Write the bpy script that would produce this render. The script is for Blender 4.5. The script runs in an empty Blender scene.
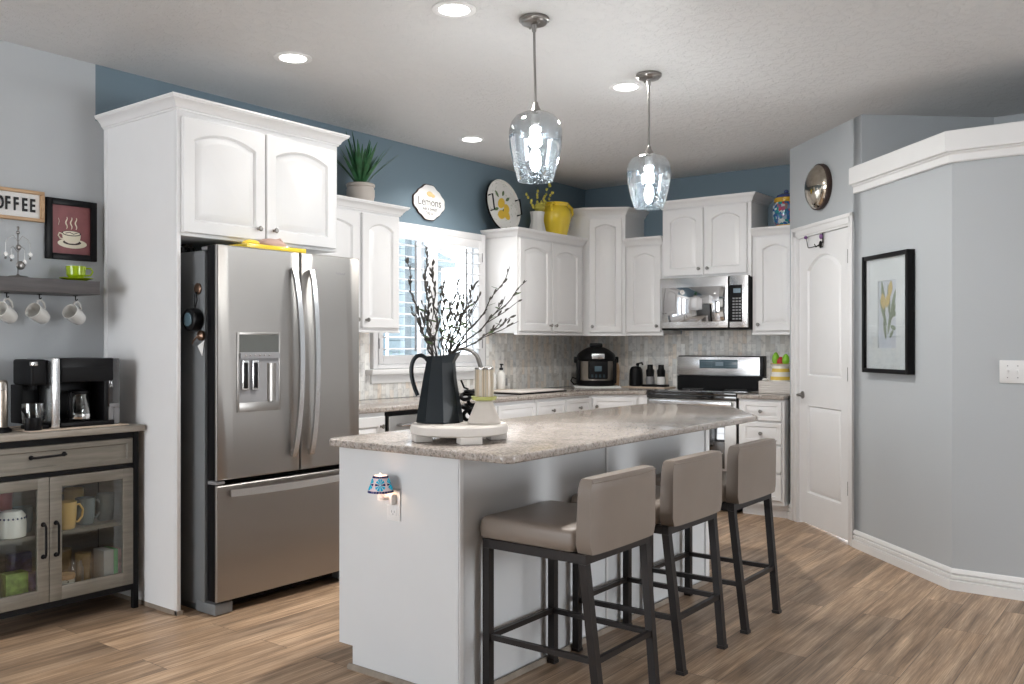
import bpy, bmesh, math, random
from mathutils import Vector, Matrix
PI = math.pi
random.seed(11)
sc = bpy.context.scene
COL = sc.collection

# ------------------------------------------------------------------ camera, world, lights, exposure
cam_d = bpy.data.cameras.new('camera'); cam = bpy.data.objects.new('camera', cam_d); COL.objects.link(cam)
cam_d.sensor_width = 36; cam_d.lens = 891 / 1024 * 36; cam_d.shift_y = 3 / 1024
cam_d.clip_start = 0.05
cam.location = (0, 0, 1.29)
cam.rotation_euler = (PI / 2, 0, math.radians(37.3 - 90))
sc.camera = cam
vs = sc.view_settings
vs.view_transform = 'Standard'; vs.look = 'None'; vs.gamma = 1.0; vs.use_curve_mapping = False
vs.exposure = 0.38
sc.cycles.use_denoising = True
sc.cycles.max_bounces = 8
sc.cycles.diffuse_bounces = 4
sc.cycles.sample_clamp_indirect = 6

w = bpy.data.worlds.new('sky'); sc.world = w; w.use_nodes = True
wn = w.node_tree.nodes; wl = w.node_tree.links
bg = wn['Background']; bg.inputs[0].default_value = (0.92, 0.96, 1.0, 1); bg.inputs[1].default_value = 5.0

def area(name, loc, direction, sx, sy, power, color=(1, 1, 1), shape='RECTANGLE', spread=None):
    l = bpy.data.lights.new(name, 'AREA'); l.shape = shape; l.size = sx; l.size_y = sy
    l.energy = power; l.color = color
    if spread: l.spread = spread
    o = bpy.data.objects.new(name, l); COL.objects.link(o); o.location = loc
    o.rotation_euler = Vector(direction).to_track_quat('-Z', 'Y').to_euler()
    return o
# added area fills at unseen openings behind the camera, placed to shape wall brightness
area('added_fill_rear', (-3.75, 3.05, 1.45), (1, 0, 0.22), 2.4, 2.2, 78, (0.97, 0.985, 1.0))
area('added_fill_side', (4.25, -4.75, 1.45), (0, 1, 0.22), 1.6, 2.2, 112, (0.97, 0.985, 1.0))
LIGHT_SPOTS = [(2.913, 2.534), (2.911, 3.609), (4.828, 4.033), (4.372, 2.525)]

# ------------------------------------------------------------------ materials
def lin(c):
    return tuple(((v / 255) / 12.92 if v / 255 <= 0.04045 else ((v / 255 + 0.055) / 1.055) ** 2.4) for v in c)
class NT:
    def __init__(s, m):
        s.t = m.node_tree; s.n = s.t.nodes; s.l = s.t.links; s.b = s.n['Principled BSDF']
    def add(s, kind, **kw):
        n = s.n.new(kind)
        for k, v in kw.items(): setattr(n, k, v)
        return n
    def link(s, a, b): s.l.new(a, b)
    def coord(s, scale=(1, 1, 1), out='Object', rot=(0, 0, 0)):
        tc = s.add('ShaderNodeTexCoord'); mp = s.add('ShaderNodeMapping')
        mp.inputs['Scale'].default_value = scale; mp.inputs['Rotation'].default_value = rot
        s.link(tc.outputs[out], mp.inputs[0]); return mp.outputs[0]
    def noise(s, vec, scale, detail=3, rough=0.5):
        n = s.add('ShaderNodeTexNoise'); n.inputs['Scale'].default_value = scale
        n.inputs['Detail'].default_value = detail; n.inputs['Roughness'].default_value = rough
        s.link(vec, n.inputs['Vector']); return n.outputs[0]
    def ramp(s, fac, stops):
        r = s.add('ShaderNodeValToRGB'); e = r.color_ramp.elements
        while len(e) < len(stops): e.new(0.5)
        for el, (p, c) in zip(e, stops):
            el.position = p; el.color = (*c, 1) if len(c) == 3 else c
        s.link(fac, r.inputs[0]); return r.outputs[0]
    def mix(s, fac, a, b, mode='MIX'):
        m = s.add('ShaderNodeMix', data_type='RGBA', blend_type=mode)
        if isinstance(fac, (int, float)): m.inputs[0].default_value = fac
        else: s.link(fac, m.inputs[0])
        for v, i in ((a, 6), (b, 7)):
            if isinstance(v, tuple): m.inputs[i].default_value = (*v, 1)
            else: s.link(v, m.inputs[i])
        return m.outputs[2]
    def bump(s, h, strength, dist=0.01):
        b = s.add('ShaderNodeBump'); b.inputs['Strength'].default_value = strength
        b.inputs['Distance'].default_value = dist; s.link(h, b.inputs['Height'])
        s.link(b.outputs[0], s.b.inputs['Normal']); return b
    def color(s, c): s.link(c, s.b.inputs['Base Color'])
def mat(name, col, rough=0.5, metal=0.0, spec=0.5, coat=0.0, emit=None, estr=0, var=0.04, vscale=6.0, bump=0.0, bscale=200):
    m = bpy.data.materials.new(name); m.use_nodes = True; t = NT(m); b = t.b
    b.inputs['Roughness'].default_value = rough; b.inputs['Metallic'].default_value = metal
    b.inputs['Specular IOR Level'].default_value = spec; b.inputs['Coat Weight'].default_value = coat
    v = t.coord()
    n = t.noise(v, vscale, 2)
    c = tuple(col)
    t.color(t.ramp(n, [(0.3, tuple(x * (1 - var) for x in c)), (0.7, tuple(min(1, x * (1 + var)) for x in c))]))
    if emit:
        b.inputs['Emission Color'].default_value = (*emit, 1); b.inputs['Emission Strength'].default_value = estr
    if bump: t.bump(t.noise(v, bscale, 2), bump, 0.002)
    m.diffuse_color = (*c, 1)
    return m
def glass(name, tint=(1, 1, 1), refl=1.0, seeds=False, rough=0.02, base=0.04):
    m = bpy.data.materials.new(name); m.use_nodes = True; t = NT(m); t.n.remove(t.b)
    out = t.n['Material Output']
    tr = t.add('ShaderNodeBsdfTransparent'); tr.inputs[0].default_value = (*tint, 1)
    gl = t.add('ShaderNodeBsdfGlossy'); gl.inputs['Roughness'].default_value = rough
    fr = t.add('ShaderNodeLayerWeight'); fr.inputs[0].default_value = 0.35
    mp = t.add('ShaderNodeMapRange'); mp.inputs[3].default_value = base; mp.inputs[4].default_value = refl
    t.link(fr.outputs['Facing'], mp.inputs[0])
    mx = t.add('ShaderNodeMixShader'); t.link(mp.outputs[0], mx.inputs[0])
    t.link(tr.outputs[0], mx.inputs[1]); t.link(gl.outputs[0], mx.inputs[2])
    last = mx.outputs[0]
    if seeds:
        v = t.coord(); vo = t.add('ShaderNodeTexVoronoi'); vo.inputs['Scale'].default_value = 105
        t.link(v, vo.inputs['Vector'])
        lt = t.add('ShaderNodeMath', operation='LESS_THAN'); t.link(vo.outputs['Distance'], lt.inputs[0])
        # bubbles gather in the lower half of the shade
        sp = t.add('ShaderNodeSeparateXYZ'); t.link(v, sp.inputs[0])
        mr = t.add('ShaderNodeMapRange'); t.link(sp.outputs['Z'], mr.inputs[0])
        mr.inputs[1].default_value = -0.68; mr.inputs[2].default_value = -0.42
        mr.inputs[3].default_value = 0.30; mr.inputs[4].default_value = 0.03
        t.link(mr.outputs[0], lt.inputs[1])
        ml = t.add('ShaderNodeMath', operation='MULTIPLY'); ml.inputs[1].default_value = 0.5
        t.link(lt.outputs[0], ml.inputs[0])
        d = t.add('ShaderNodeBsdfTranslucent'); d.inputs[0].default_value = (.35, .42, .47, 1)
        d2 = t.add('ShaderNodeBsdfDiffuse'); d2.inputs[0].default_value = (.35, .42, .47, 1)
        m0 = t.add('ShaderNodeMixShader'); m0.inputs[0].default_value = .5
        t.link(d.outputs[0], m0.inputs[1]); t.link(d2.outputs[0], m0.inputs[2])
        m2 = t.add('ShaderNodeMixShader'); t.link(ml.outputs[0], m2.inputs[0])
        t.link(last, m2.inputs[1]); t.link(m0.outputs[0], m2.inputs[2]); last = m2.outputs[0]
    t.link(last, out.inputs[0])
    return m

M = {}
def wallmat(name, c, b=0.12):
    m = mat(name, c, 0.55, var=0.015, vscale=1.5); t = NT(m)
    v = t.coord(); t.bump(t.noise(v, 90, 4, 0.6), b, 0.004); return m
M['wall_grey'] = wallmat('painted wall light grey', (0.455, 0.480, 0.50))
M['wall_blue'] = wallmat('painted wall slate blue', (0.145, 0.205, 0.25))
M['ceil'] = wallmat('textured ceiling paint', (0.68, 0.68, 0.68))
t = NT(M['ceil']); v = t.coord()
nz = t.noise(v, 22, 5, 0.65); rr = t.ramp(nz, [(0.48, (0, 0, 0)), (0.56, (1, 1, 1))]); t.bump(rr, 0.6, 0.005)
M['white'] = mat('white cabinet lacquer', (0.79, 0.79, 0.795), 0.35, var=0.01)
M['trim'] = mat('white trim paint', (0.78, 0.78, 0.78), 0.4, var=0.01)
M['shutter'] = mat('white shutter paint', (0.74, 0.74, 0.75), 0.4, var=0.01)
M['island'] = mat('island white paint', (0.66, 0.675, 0.69), 0.45, var=0.01)
M['dark_gap'] = mat('dark cabinet cavity', (0.02, 0.016, 0.014), 0.8)
# floor planks run along x
m = mat('vinyl wood planks', (0.3, 0.22, 0.16), 0.42, spec=0.4); t = NT(m); M['floor'] = m
v = t.coord()
br = t.add('ShaderNodeTexBrick'); br.offset = 0.37; br.inputs['Scale'].default_value = 1.0
br.inputs['Brick Width'].default_value = 1.22; br.inputs['Row Height'].default_value = 0.18
br.inputs['Mortar Size'].default_value = 0.0012; br.inputs['Mortar Smooth'].default_value = 0.2
br.inputs['Color1'].default_value = (0, 0, 0, 1); br.inputs['Color2'].default_value = (1, 1, 1, 1); br.inputs['Mortar'].default_value = (0.2, 0.2, 0.2, 1)
t.link(v, br.inputs['Vector'])
# shift the grain for each plank
cmb = t.add('ShaderNodeVectorMath', operation='MULTIPLY_ADD')
t.link(br.outputs['Color'], cmb.inputs[0]); cmb.inputs[1].default_value = (7, 3, 5); t.link(v, cmb.inputs[2])
mpg = t.add('ShaderNodeMapping'); mpg.inputs['Scale'].default_value = (0.8, 16, 1); t.link(cmb.outputs[0], mpg.inputs[0])
mpf = t.add('ShaderNodeMapping'); mpf.inputs['Scale'].default_value = (3, 150, 1); t.link(cmb.outputs[0], mpf.inputs[0])
mpb = t.add('ShaderNodeMapping'); mpb.inputs['Scale'].default_value = (1.1, 4.5, 1); t.link(cmb.outputs[0], mpb.inputs[0])
g1 = t.noise(mpg.outputs[0], 1.6, 6, 0.65); g2 = t.noise(mpf.outputs[0], 1.5, 4, 0.6); g3 = t.noise(mpb.outputs[0], 1.5, 4, 0.6)
base = t.ramp(g1, [(0.30, (0.205, 0.135, 0.087)), (0.50, (0.41, 0.285, 0.19)), (0.70, (0.66, 0.49, 0.345))])
tone = t.ramp(br.outputs['Color'], [(0.0, (0.80, 0.79, 0.78)), (1.0, (1.18, 1.15, 1.10))])
base = t.mix(1.0, base, tone, 'MULTIPLY')
grey = t.ramp(g3, [(0.42, (1, 1, 1)), (0.64, (0.60, 0.62, 0.66))])
base = t.mix(0.75, base, grey, 'MULTIPLY')
fine = t.ramp(g2, [(0.36, (0.62, 0.60, 0.58)), (0.62, (1.18, 1.18, 1.18))])
base = t.mix(0.8, base, fine, 'MULTIPLY')
mort = t.mix(br.outputs['Fac'], base, (0.07, 0.05, 0.04))
t.color(mort); t.bump(g2, 0.12, 0.002)
# granite
m = mat('speckled granite', (0.5, 0.47, 0.43), 0.12, spec=0.55); t = NT(m); M['granite'] = m
v = t.coord()
a1 = t.noise(v, 9, 6, 0.7); a2 = t.noise(v, 75, 5, 0.75)
vo = t.add('ShaderNodeTexVoronoi'); vo.inputs['Scale'].default_value = 150; t.link(v, vo.inputs['Vector'])
c1 = t.ramp(a1, [(0.36, (0.24, 0.205, 0.18)), (0.5, (0.37, 0.315, 0.275)), (0.66, (0.52, 0.475, 0.435))])
c2 = t.ramp(a2, [(0.34, (0.17, 0.155, 0.145)), (0.46, (0.36, 0.32, 0.285)), (0.6, (0.56, 0.53, 0.50))])
cc = t.mix(0.55, c1, c2)
sp = t.ramp(vo.outputs['Color'], [(0.18, (0.42, 0.42, 0.43)), (0.32, (1, 1, 1))])
t.color(t.mix(0.75, cc, sp, 'MULTIPLY'))
# mosaic picket tiles
def tiles(name, vecrot):
    m = mat(name, (0.5, 0.5, 0.48), 0.25); t = NT(m)
    tc = t.add('ShaderNodeTexCoord'); sx = t.add('ShaderNodeSeparateXYZ'); t.link(tc.outputs['Object'], sx.inputs[0])
    cb = t.add('ShaderNodeCombineXYZ'); t.link(sx.outputs['Z'], cb.inputs[0]); t.link(sx.outputs[vecrot], cb.inputs[1])
    br = t.add('ShaderNodeTexBrick'); br.offset = 0.5; br.inputs['Scale'].default_value = 1
    br.inputs['Brick Width'].default_value = 0.130; br.inputs['Row Height'].default_value = 0.040
    br.inputs['Mortar Size'].default_value = 0.0013; br.inputs['Mortar Smooth'].default_value = 0.1
    br.inputs['Color1'].default_value = (0, 0, 0, 1); br.inputs['Color2'].default_value = (1, 1, 1, 1); br.inputs['Mortar'].default_value = (.5, .5, .5, 1)
    t.link(cb.outputs[0], br.inputs['Vector'])
    c = t.ramp(br.outputs['Color'], [(0.0, (0.58, 0.56, 0.52)), (0.22, (0.80, 0.78, 0.74)), (0.45, (0.68, 0.69, 0.68)), (0.7, (0.88, 0.87, 0.84)), (1.0, (0.76, 0.69, 0.61))])
    vein = t.noise(cb.outputs[0], 22, 4, 0.6)
    c = t.mix(0.7, c, t.ramp(vein, [(0.36, (0.74, 0.74, 0.75)), (0.50, (1.10, 1.10, 1.10))]), 'MULTIPLY')
    t.color(t.mix(br.outputs['Fac'], c, (0.62, 0.61, 0.59)))
    return m
M['tile_x'] = tiles('marble picket mosaic', 'X'); M['tile_y'] = tiles('marble picket mosaic back', 'Y')
def steel(name, c, r, sc_=(3, 3, 420), s=0.12):
    m = mat(name, c, r, 1.0, var=0.03, vscale=2); t = NT(m)
    t.bump(t.noise(t.coord(sc_), 1.0, 3), s, 0.001); return m
M['steel'] = steel('brushed stainless steel', (0.37, 0.355, 0.34), 0.36)
M['steel_bright'] = steel('bright stainless steel', (0.72, 0.73, 0.75), 0.25)
M['nickel'] = mat('brushed nickel', (0.27, 0.26, 0.25), 0.33, 1.0)
M['chrome'] = mat('polished chrome', (0.75, 0.75, 0.75), 0.08, 1.0)
M['fridge_side'] = mat('dark grey painted steel', (0.19, 0.20, 0.21), 0.42, 0.2, bump=0.1)
M['black'] = mat('black plastic', (0.007, 0.007, 0.008), 0.35, spec=0.15)
M['black_gloss'] = mat('black glass', (0.006, 0.006, 0.007), 0.05, spec=0.8, coat=0.5)
M['mirror_glass'] = mat('reflective dark door glass', (0.55, 0.55, 0.56), 0.04, 1.0)
M['matte_black'] = mat('matte black metal', (0.009, 0.009, 0.010), 0.5, 0.0, spec=0.12)
M['stool_metal'] = mat('dark bronze metal', (0.026, 0.023, 0.023), 0.4, 0.4, spec=0.4)
M['leather'] = mat('taupe faux leather', (0.215, 0.176, 0.147), 0.42, bump=0.25, bscale=350, var=0.05)
M['wood_grey'] = None
def wood(name, c1, c2, sc_=(3, 3, 40), r=0.5):
    m = mat(name, c1, r); t = NT(m); n = t.noise(t.coord(sc_), 1.5, 5, 0.6)
    t.color(t.ramp(n, [(0.3, c1), (0.7, c2)])); return m
M['wood_grey'] = wood('greige washed oak', (0.165, 0.15, 0.125), (0.25, 0.23, 0.195))
M['wood_top'] = wood('greige washed oak top', (0.27, 0.24, 0.20), (0.40, 0.36, 0.31))
M['shelf_wood'] = wood('charcoal stained wood', (0.065, 0.06, 0.062), (0.11, 0.10, 0.10), (3, 30, 30))
M['wood_natural'] = wood('natural pine', (0.42, 0.26, 0.14), (0.55, 0.36, 0.2), (3, 30, 30))
M['wood_board'] = wood('pale bamboo board', (0.60, 0.48, 0.38), (0.70, 0.58, 0.47), (3, 30, 3))
M['shoe'] = wood('greybrown shoe moulding', (0.22, 0.18, 0.145), (0.32, 0.27, 0.22), (10, 10, 3))
M['paper'] = mat('white paper', (0.80, 0.80, 0.79), 0.7)
M['ceramic'] = mat('white glazed ceramic', (0.78, 0.77, 0.74), 0.12, coat=0.4)
M['ceramic_matte'] = mat('off white stoneware', (0.62, 0.57, 0.52), 0.6, bump=0.3, bscale=120)
M['concrete'] = mat('beige stoneware crock', (0.50, 0.45, 0.41), 0.6, bump=0.3, bscale=80, var=0.1)
M['riser'] = mat('whitewashed wood riser', (0.68, 0.64, 0.60), 0.55, bump=0.3, bscale=60, var=0.05)
M['pitcher'] = mat('dark slate enamel', (0.006, 0.011, 0.015), 0.4, 0.0, spec=.25, coat=0.05)
M['glass'] = glass('clear glass', (0.97, 0.98, 0.98), 0.85)
M['pane'] = glass('window pane', (0.96, 0.98, 0.99), 0.5, base=0.03)
M['cab_glass'] = glass('cabinet door glass', (0.95, 0.97, 0.96), 0.5, base=0.03)
M['seeded'] = glass('seeded pendant glass', (0.93, 0.96, 0.98), 0.95, seeds=True, base=0.05)
M['smoke'] = glass('smoked water tank', (0.35, 0.35, 0.37), 0.7, base=0.08)
M['bulb'] = mat('lit bulb', (1, 1, 1), 0.5, emit=(1, 0.98, 0.95), estr=270)
M['lens'] = mat('lit downlight lens', (1, 1, 1), 0.5, emit=(1, 0.98, 0.95), estr=6)
M['yellow'] = mat('yellow glaze', (0.90, 0.66, 0.05), 0.15, coat=0.5)
M['lemon'] = mat('lemon yellow', (0.75, 0.50, 0.06), 0.5)
M['lime'] = mat('lime green glaze', (0.36, 0.50, 0.01), 0.12, coat=0.5)
M['leaf'] = mat('agave leaf green', (0.035, 0.13, 0.05), 0.4, var=0.35, vscale=20)
M['twig'] = mat('dark twig bark', (0.04, 0.033, 0.03), 0.7)
M['bud'] = mat('grey brown buds', (0.075, 0.068, 0.06), 0.6, var=0.3, vscale=60)
M['leafdark'] = mat('muted green leaf', (0.09, 0.15, 0.06), 0.5)
M['leafgreen'] = mat('fruit green', (0.22, 0.48, 0.03), 0.3)
M['red'] = mat('deep red', (0.45, 0.02, 0.03), 0.3)
M['maroon'] = mat('maroon poster', (0.26, 0.085, 0.09), 0.5, var=0.12, vscale=18)
M['cream'] = mat('cream paint', (0.78, 0.72, 0.58), 0.5)
M['darkbrown'] = mat('dark brown ink', (0.04, 0.02, 0.015), 0.5)
M['display'] = mat('blue grey display', (0.08, 0.13, 0.16), 0.15)
M['lcd'] = mat('lcd screen', (0.22, 0.30, 0.36), 0.2)
M['grey_plastic'] = mat('grey plastic', (0.24, 0.24, 0.25), 0.4)
M['mug_blue'] = mat('blue grey glaze', (0.22, 0.28, 0.31), 0.15, coat=0.4)
M['mug_yellow'] = mat('butter yellow glaze', (0.80, 0.55, 0.20), 0.2, coat=0.4)
M['green_box'] = mat('green carton', (0.16, 0.27, 0.05), 0.5, var=0.5, vscale=30)
M['purple'] = mat('violet bag', (0.06, 0.05, 0.16), 0.35, var=0.6, vscale=30)
M['amber'] = mat('amber liquid', (0.30, 0.20, 0.09), 0.25, var=0.4, vscale=12)
M['bronze'] = mat('bronze disc', (0.16, 0.10, 0.07), 0.3, 0.8)
M['pot_steel'] = mat('warm steel band', (0.42, 0.38, 0.34), 0.3, 0.9)
M['greenglaze'] = mat('olive green glass', (0.42, 0.44, 0.14), 0.2, coat=0.4)
M['silver_tree'] = mat('silver wire', (0.28, 0.27, 0.26), 0.35, 1.0)
M['blue_tile'] = mat('turquoise mosaic', (0.0, 0.28, 0.42), 0.2, emit=(0.0, 0.35, 0.5), estr=0.35)
M['navy_tile'] = mat('navy mosaic', (0.01, 0.02, 0.12), 0.2)
M['pale_tile'] = mat('pale pink mosaic glass', (0.6, 0.5, 0.52), 0.3, emit=(0.9, 0.6, 0.6), estr=0.15)
M['siding'] = mat('blue grey siding', (0.13, 0.17, 0.19), 0.7)
M['house_trim'] = mat('house white trim', (0.75, 0.77, 0.78), 0.6)
M['outgrass'] = mat('pale gravel ground', (0.6, 0.6, 0.57), 0.9, var=0.1)
M['pink'] = mat('dusty pink cloth', (0.55, 0.38, 0.33), 0.8)

# ------------------------------------------------------------------ geometry helper
class MB:
    def __init__(s): s.bm = bmesh.new(); s.mi = 0
    def _merge(s, tb, Mx=None):
        if Mx is not None: tb.transform(Mx)
        for f in tb.faces: f.material_index = s.mi
        me = bpy.data.meshes.new('tmp'); tb.to_mesh(me); tb.free()
        s.bm.from_mesh(me); bpy.data.meshes.remove(me); return s
    def box(s, x0, x1, y0, y1, z0, z1, bev=0.0, Mx=None, seg=2):
        tb = bmesh.new()
        bmesh.ops.create_cube(tb, size=1, matrix=Matrix.Translation(((x0 + x1) / 2, (y0 + y1) / 2, (z0 + z1) / 2)) @ Matrix.Diagonal((abs(x1 - x0), abs(y1 - y0), abs(z1 - z0), 1)))
        if bev: bmesh.ops.bevel(tb, geom=tb.edges[:], offset=bev, segments=seg, profile=0.5, affect='EDGES')
        return s._merge(tb, Mx)
    def loops(s, loops, cap0=True, cap1=True, closed=True, Mx=None):
        tb = bmesh.new(); L = [[tb.verts.new(p) for p in lp] for lp in loops]; n = len(L[0])
        for a, b in zip(L, L[1:]):
            for i in range(n if closed else n - 1):
                j = (i + 1) % n
                try: tb.faces.new((a[i], a[j], b[j], b[i]))
                except ValueError: pass
        if cap0: tb.faces.new(L[0][::-1])
        if cap1: tb.faces.new(L[-1])
        bmesh.ops.remove_doubles(tb, verts=tb.verts[:], dist=1e-6)
        bmesh.ops.recalc_face_normals(tb, faces=tb.faces[:])
        return s._merge(tb, Mx)
    def lathe(s, prof, c=(0, 0, 0), n=32, Mx=None, cap0=True, cap1=True, sx=1, sy=1):
        lp = [[(c[0] + max(r, 1e-5) * math.cos(2 * PI * i / n) * sx, c[1] + max(r, 1e-5) * math.sin(2 * PI * i / n) * sy, c[2] + z) for i in range(n)] for r, z in prof]
        return s.loops(lp, cap0, cap1, True, Mx)
    def cyl(s, c, r, h, n=24, Mx=None, r2=None):
        return s.lathe([(r, 0), (r if r2 is None else r2, h)], c, n, Mx)
    def sph(s, c, r, sx=1, sy=1, sz=1, n=16, Mx=None):
        tb = bmesh.new(); bmesh.ops.create_uvsphere(tb, u_segments=n, v_segments=max(6, n // 2), radius=r)
        tb.transform(Matrix.Translation(c) @ Matrix.Diagonal((sx, sy, sz, 1))); return s._merge(tb, Mx)
    def tube(s, pts, r, n=8, closed=False, Mx=None, flat=None):
        pts = [Vector(p) for p in pts]; m = len(pts)
        rs = r if isinstance(r, (list, tuple)) else [r] * m
        T = []
        for i in range(m):
            a = pts[(i - 1) % m] if (closed or i > 0) else pts[0]
            b = pts[(i + 1) % m] if (closed or i < m - 1) else pts[-1]
            T.append((b - a).normalized())
        up = Vector((0, 0, 1)) if abs(T[0].z) < 0.9 else Vector((1, 0, 0))
        N = (up - T[0] * up.dot(T[0])).normalized(); lp = []
        for i in range(m):
            N = (N - T[i] * N.dot(T[i])).normalized(); B = T[i].cross(N)
            fx, fy = flat if flat else (1, 1)
            lp.append([tuple(pts[i] + (N * math.cos(2 * PI * k / n) * fx + B * math.sin(2 * PI * k / n) * fy) * rs[i]) for k in range(n)])
        if closed: return s.loops(lp + [lp[0]], False, False, True, Mx)
        return s.loops(lp, True, True, True, Mx)
    def prism(s, poly, a0, a1, plane='xy', bev=0.0, Mx=None):
        tb = bmesh.new()
        P = {'xy': lambda u, v, w: (u, v, w), 'xz': lambda u, v, w: (u, w, v), 'yz': lambda u, v, w: (w, u, v)}[plane]
        A = [tb.verts.new(P(u, v, a0)) for u, v in poly]; B = [tb.verts.new(P(u, v, a1)) for u, v in poly]
        n = len(poly)
        fa = tb.faces.new(A); fb = tb.faces.new(B[::-1])
        for i in range(n): tb.faces.new((A[i], B[i], B[(i + 1) % n], A[(i + 1) % n]))
        bmesh.ops.recalc_face_normals(tb, faces=tb.faces[:])
        if bev:
            e = [e for e in tb.edges if (e in fa.edges or e in fb.edges)]
            bmesh.ops.bevel(tb, geom=e, offset=bev, segments=3, profile=0.5, affect='EDGES')
        return s._merge(tb, Mx)
    def sweep(s, path, prof, side=1, Mx=None):
        """profile (out, z) carried along a 2-D path with mitred corners; out is to the right of travel for side=1"""
        P = [Vector(p) for p in path]; n = len(P); lp = []
        for i in range(n):
            d0 = (P[i] - P[i - 1]).normalized() if i > 0 else (P[1] - P[0]).normalized()
            d1 = (P[i + 1] - P[i]).normalized() if i < n - 1 else d0
            n0 = Vector((d0.y, -d0.x)) * side; n1 = Vector((d1.y, -d1.x)) * side
            b = (n0 + n1).normalized(); k = 1 / max(0.3, b.dot(n0))
            lp.append([(P[i].x + b.x * k * o, P[i].y + b.y * k * o, z) for o, z in prof])
        return s.loops(lp, True, True, True, Mx)
    def text(s, txt, size, depth, Mx, align='CENTER', sx=1.0, bold=0.0):
        cu = bpy.data.curves.new('t', 'FONT'); cu.body = txt; cu.size = size; cu.extrude = depth; cu.align_x = align; cu.align_y = 'CENTER'
        cu.resolution_u = 3; cu.offset = bold
        o = bpy.data.objects.new('t', cu); COL.objects.link(o)
        bpy.context.view_layer.update()
        me = bpy.data.meshes.new_from_object(o.evaluated_get(bpy.context.evaluated_depsgraph_get()))
        tb = bmesh.new(); tb.from_mesh(me)
        bpy.data.objects.remove(o); bpy.data.curves.remove(cu); bpy.data.meshes.remove(me)
        tb.transform(Matrix.Diagonal((sx, 1, 1, 1)))
        return s._merge(tb, Mx @ Matrix.Rotation(PI / 2, 4, 'X'))
    def obj(s, name, mats, parent=None, loc=None, rotz=0.0, smooth=35, world=False):
        if world and parent is not None:
            r = parent
            while r.parent: r = r.parent
            s.bm.transform((Matrix.Translation(r.location) @ Matrix.Rotation(r.rotation_euler.z, 4, 'Z')).inverted())
        me = bpy.data.meshes.new(name); s.bm.to_mesh(me); s.bm.free()
        for p in me.polygons: p.use_smooth = True
        me.set_sharp_from_angle(angle=math.radians(smooth))
        for mm in (mats if isinstance(mats, (list, tuple)) else [mats]): me.materials.append(M[mm] if isinstance(mm, str) else mm)
        o = bpy.data.objects.new(name, me); COL.objects.link(o)
        if parent is not None: o.parent = parent
        if loc is not None: o.location = loc
        o.rotation_euler.z = rotz
        return o
def tag(o, label, cat, group=None):
    o['label'] = label; o['category'] = cat
    if group: o['group'] = group
    return o
def thing(name, label, cat, loc=(0, 0, 0), rotz=0.0, group=None):
    o = bpy.data.objects.new(name, None); COL.objects.link(o); o.empty_display_size = 0.1
    o.location = loc; o.rotation_euler = (0, 0, rotz); return tag(o, label, cat, group)
def struct(name, mb, mats, smooth=30):
    o = mb.obj(name, mats, smooth=smooth); o['kind'] = 'structure'; return o
def T(x, y, z): return Matrix.Translation((x, y, z))
def RX(a): return Matrix.Rotation(math.radians(a), 4, 'X')
def RY(a): return Matrix.Rotation(math.radians(a), 4, 'Y')
def RZ(a): return Matrix.Rotation(math.radians(a), 4, 'Z')
def copy_tree(o, parent=None):
    c = o.copy(); COL.objects.link(c)
    if parent is not None: c.parent = parent
    for ch in [k for k in bpy.data.objects if k.parent == o]: copy_tree(ch, c)
    return c

# ------------------------------------------------------------------ room shell
H = 2.743; YL = 4.51; XB = 7.05; XR = 5.152
struct('floor', MB().box(-3.6, 7.2, -4.6, 4.6, -0.1, 0), 'floor')
struct('ceiling', MB().box(-3.6, 7.2, -4.6, 4.6, H, H + 0.1), 'ceil')
WX0, WX1, WZ0, WZ1 = 4.33, 5.51, 1.16, 2.13
b = MB()
b.mi = 0; b.box(-3.6, 2.362, YL, YL + 0.14, 0, H); b.box(2.362, 2.42, YL, YL + 0.14, 0, 2.45)
b.mi = 1; b.box(2.42, WX0, YL, YL + 0.14, 0, H); b.box(2.362, 2.42, YL, YL + 0.14, 2.45, H); b.box(WX1, 7.2, YL, YL + 0.14, 0, H)
b.box(WX0, WX1, YL, YL + 0.14, 0, WZ0); b.box(WX0, WX1, YL, YL + 0.14, WZ1, H)
struct('wall_left', b, ['wall_grey', 'wall_blue'])
struct('wall_back', MB().box(XB, XB + 0.12, 2.2, YL, 0, H), 'wall_blue')
# pantry wall: diagonal plane x - y = 4.15, local x runs right as seen from the room
PO = (6.52, 2.37); PR = math.radians(-135); PM = T(PO[0], PO[1], 0) @ Matrix.Rotation(PR, 4, 'Z')
PW = 1.018
b = MB()
D0, D1, DH = 0.115, 0.88, 2.075
b.box(0, D0, 0, 0.10, 0, H, Mx=PM); b.box(D1, PW, 0, 0.10, 0, H, Mx=PM); b.box(D0, D1, 0, 0.10, DH, H, Mx=PM)
b.box(6.52, XB, 2.29, 2.37, 0, H)
struct('wall_pantry', b, 'wall_grey')
# low wing wall with plant ledge on top, then the wall on the right
b = MB()
LZ = 2.33
b.prism([(5.80, 1.65), (XR, 1.002), (XR, -4.6), (XR + 0.12, -4.6), (XR + 0.12, 0.95), (5.87, 1.58)], 0, LZ)
b.prism([(5.80, 1.65), (XR, 1.002), (XR, -4.6), (6.5, -4.6), (6.5, 1.0), (5.95, 1.6)], LZ, LZ + 0.04)
struct('wall_right', b, 'wall_grey')
b = MB()
b.prism([(5.80, 1.65), (6.39, 1.00), (6.46, 1.06), (5.87, 1.72)], 0, H)
b.prism([(6.39, 1.00), (6.39, -4.6), (6.5, -4.6), (6.5, 1.04)], 0, H)
struct('wall_niche', b, 'wall_grey')
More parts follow.
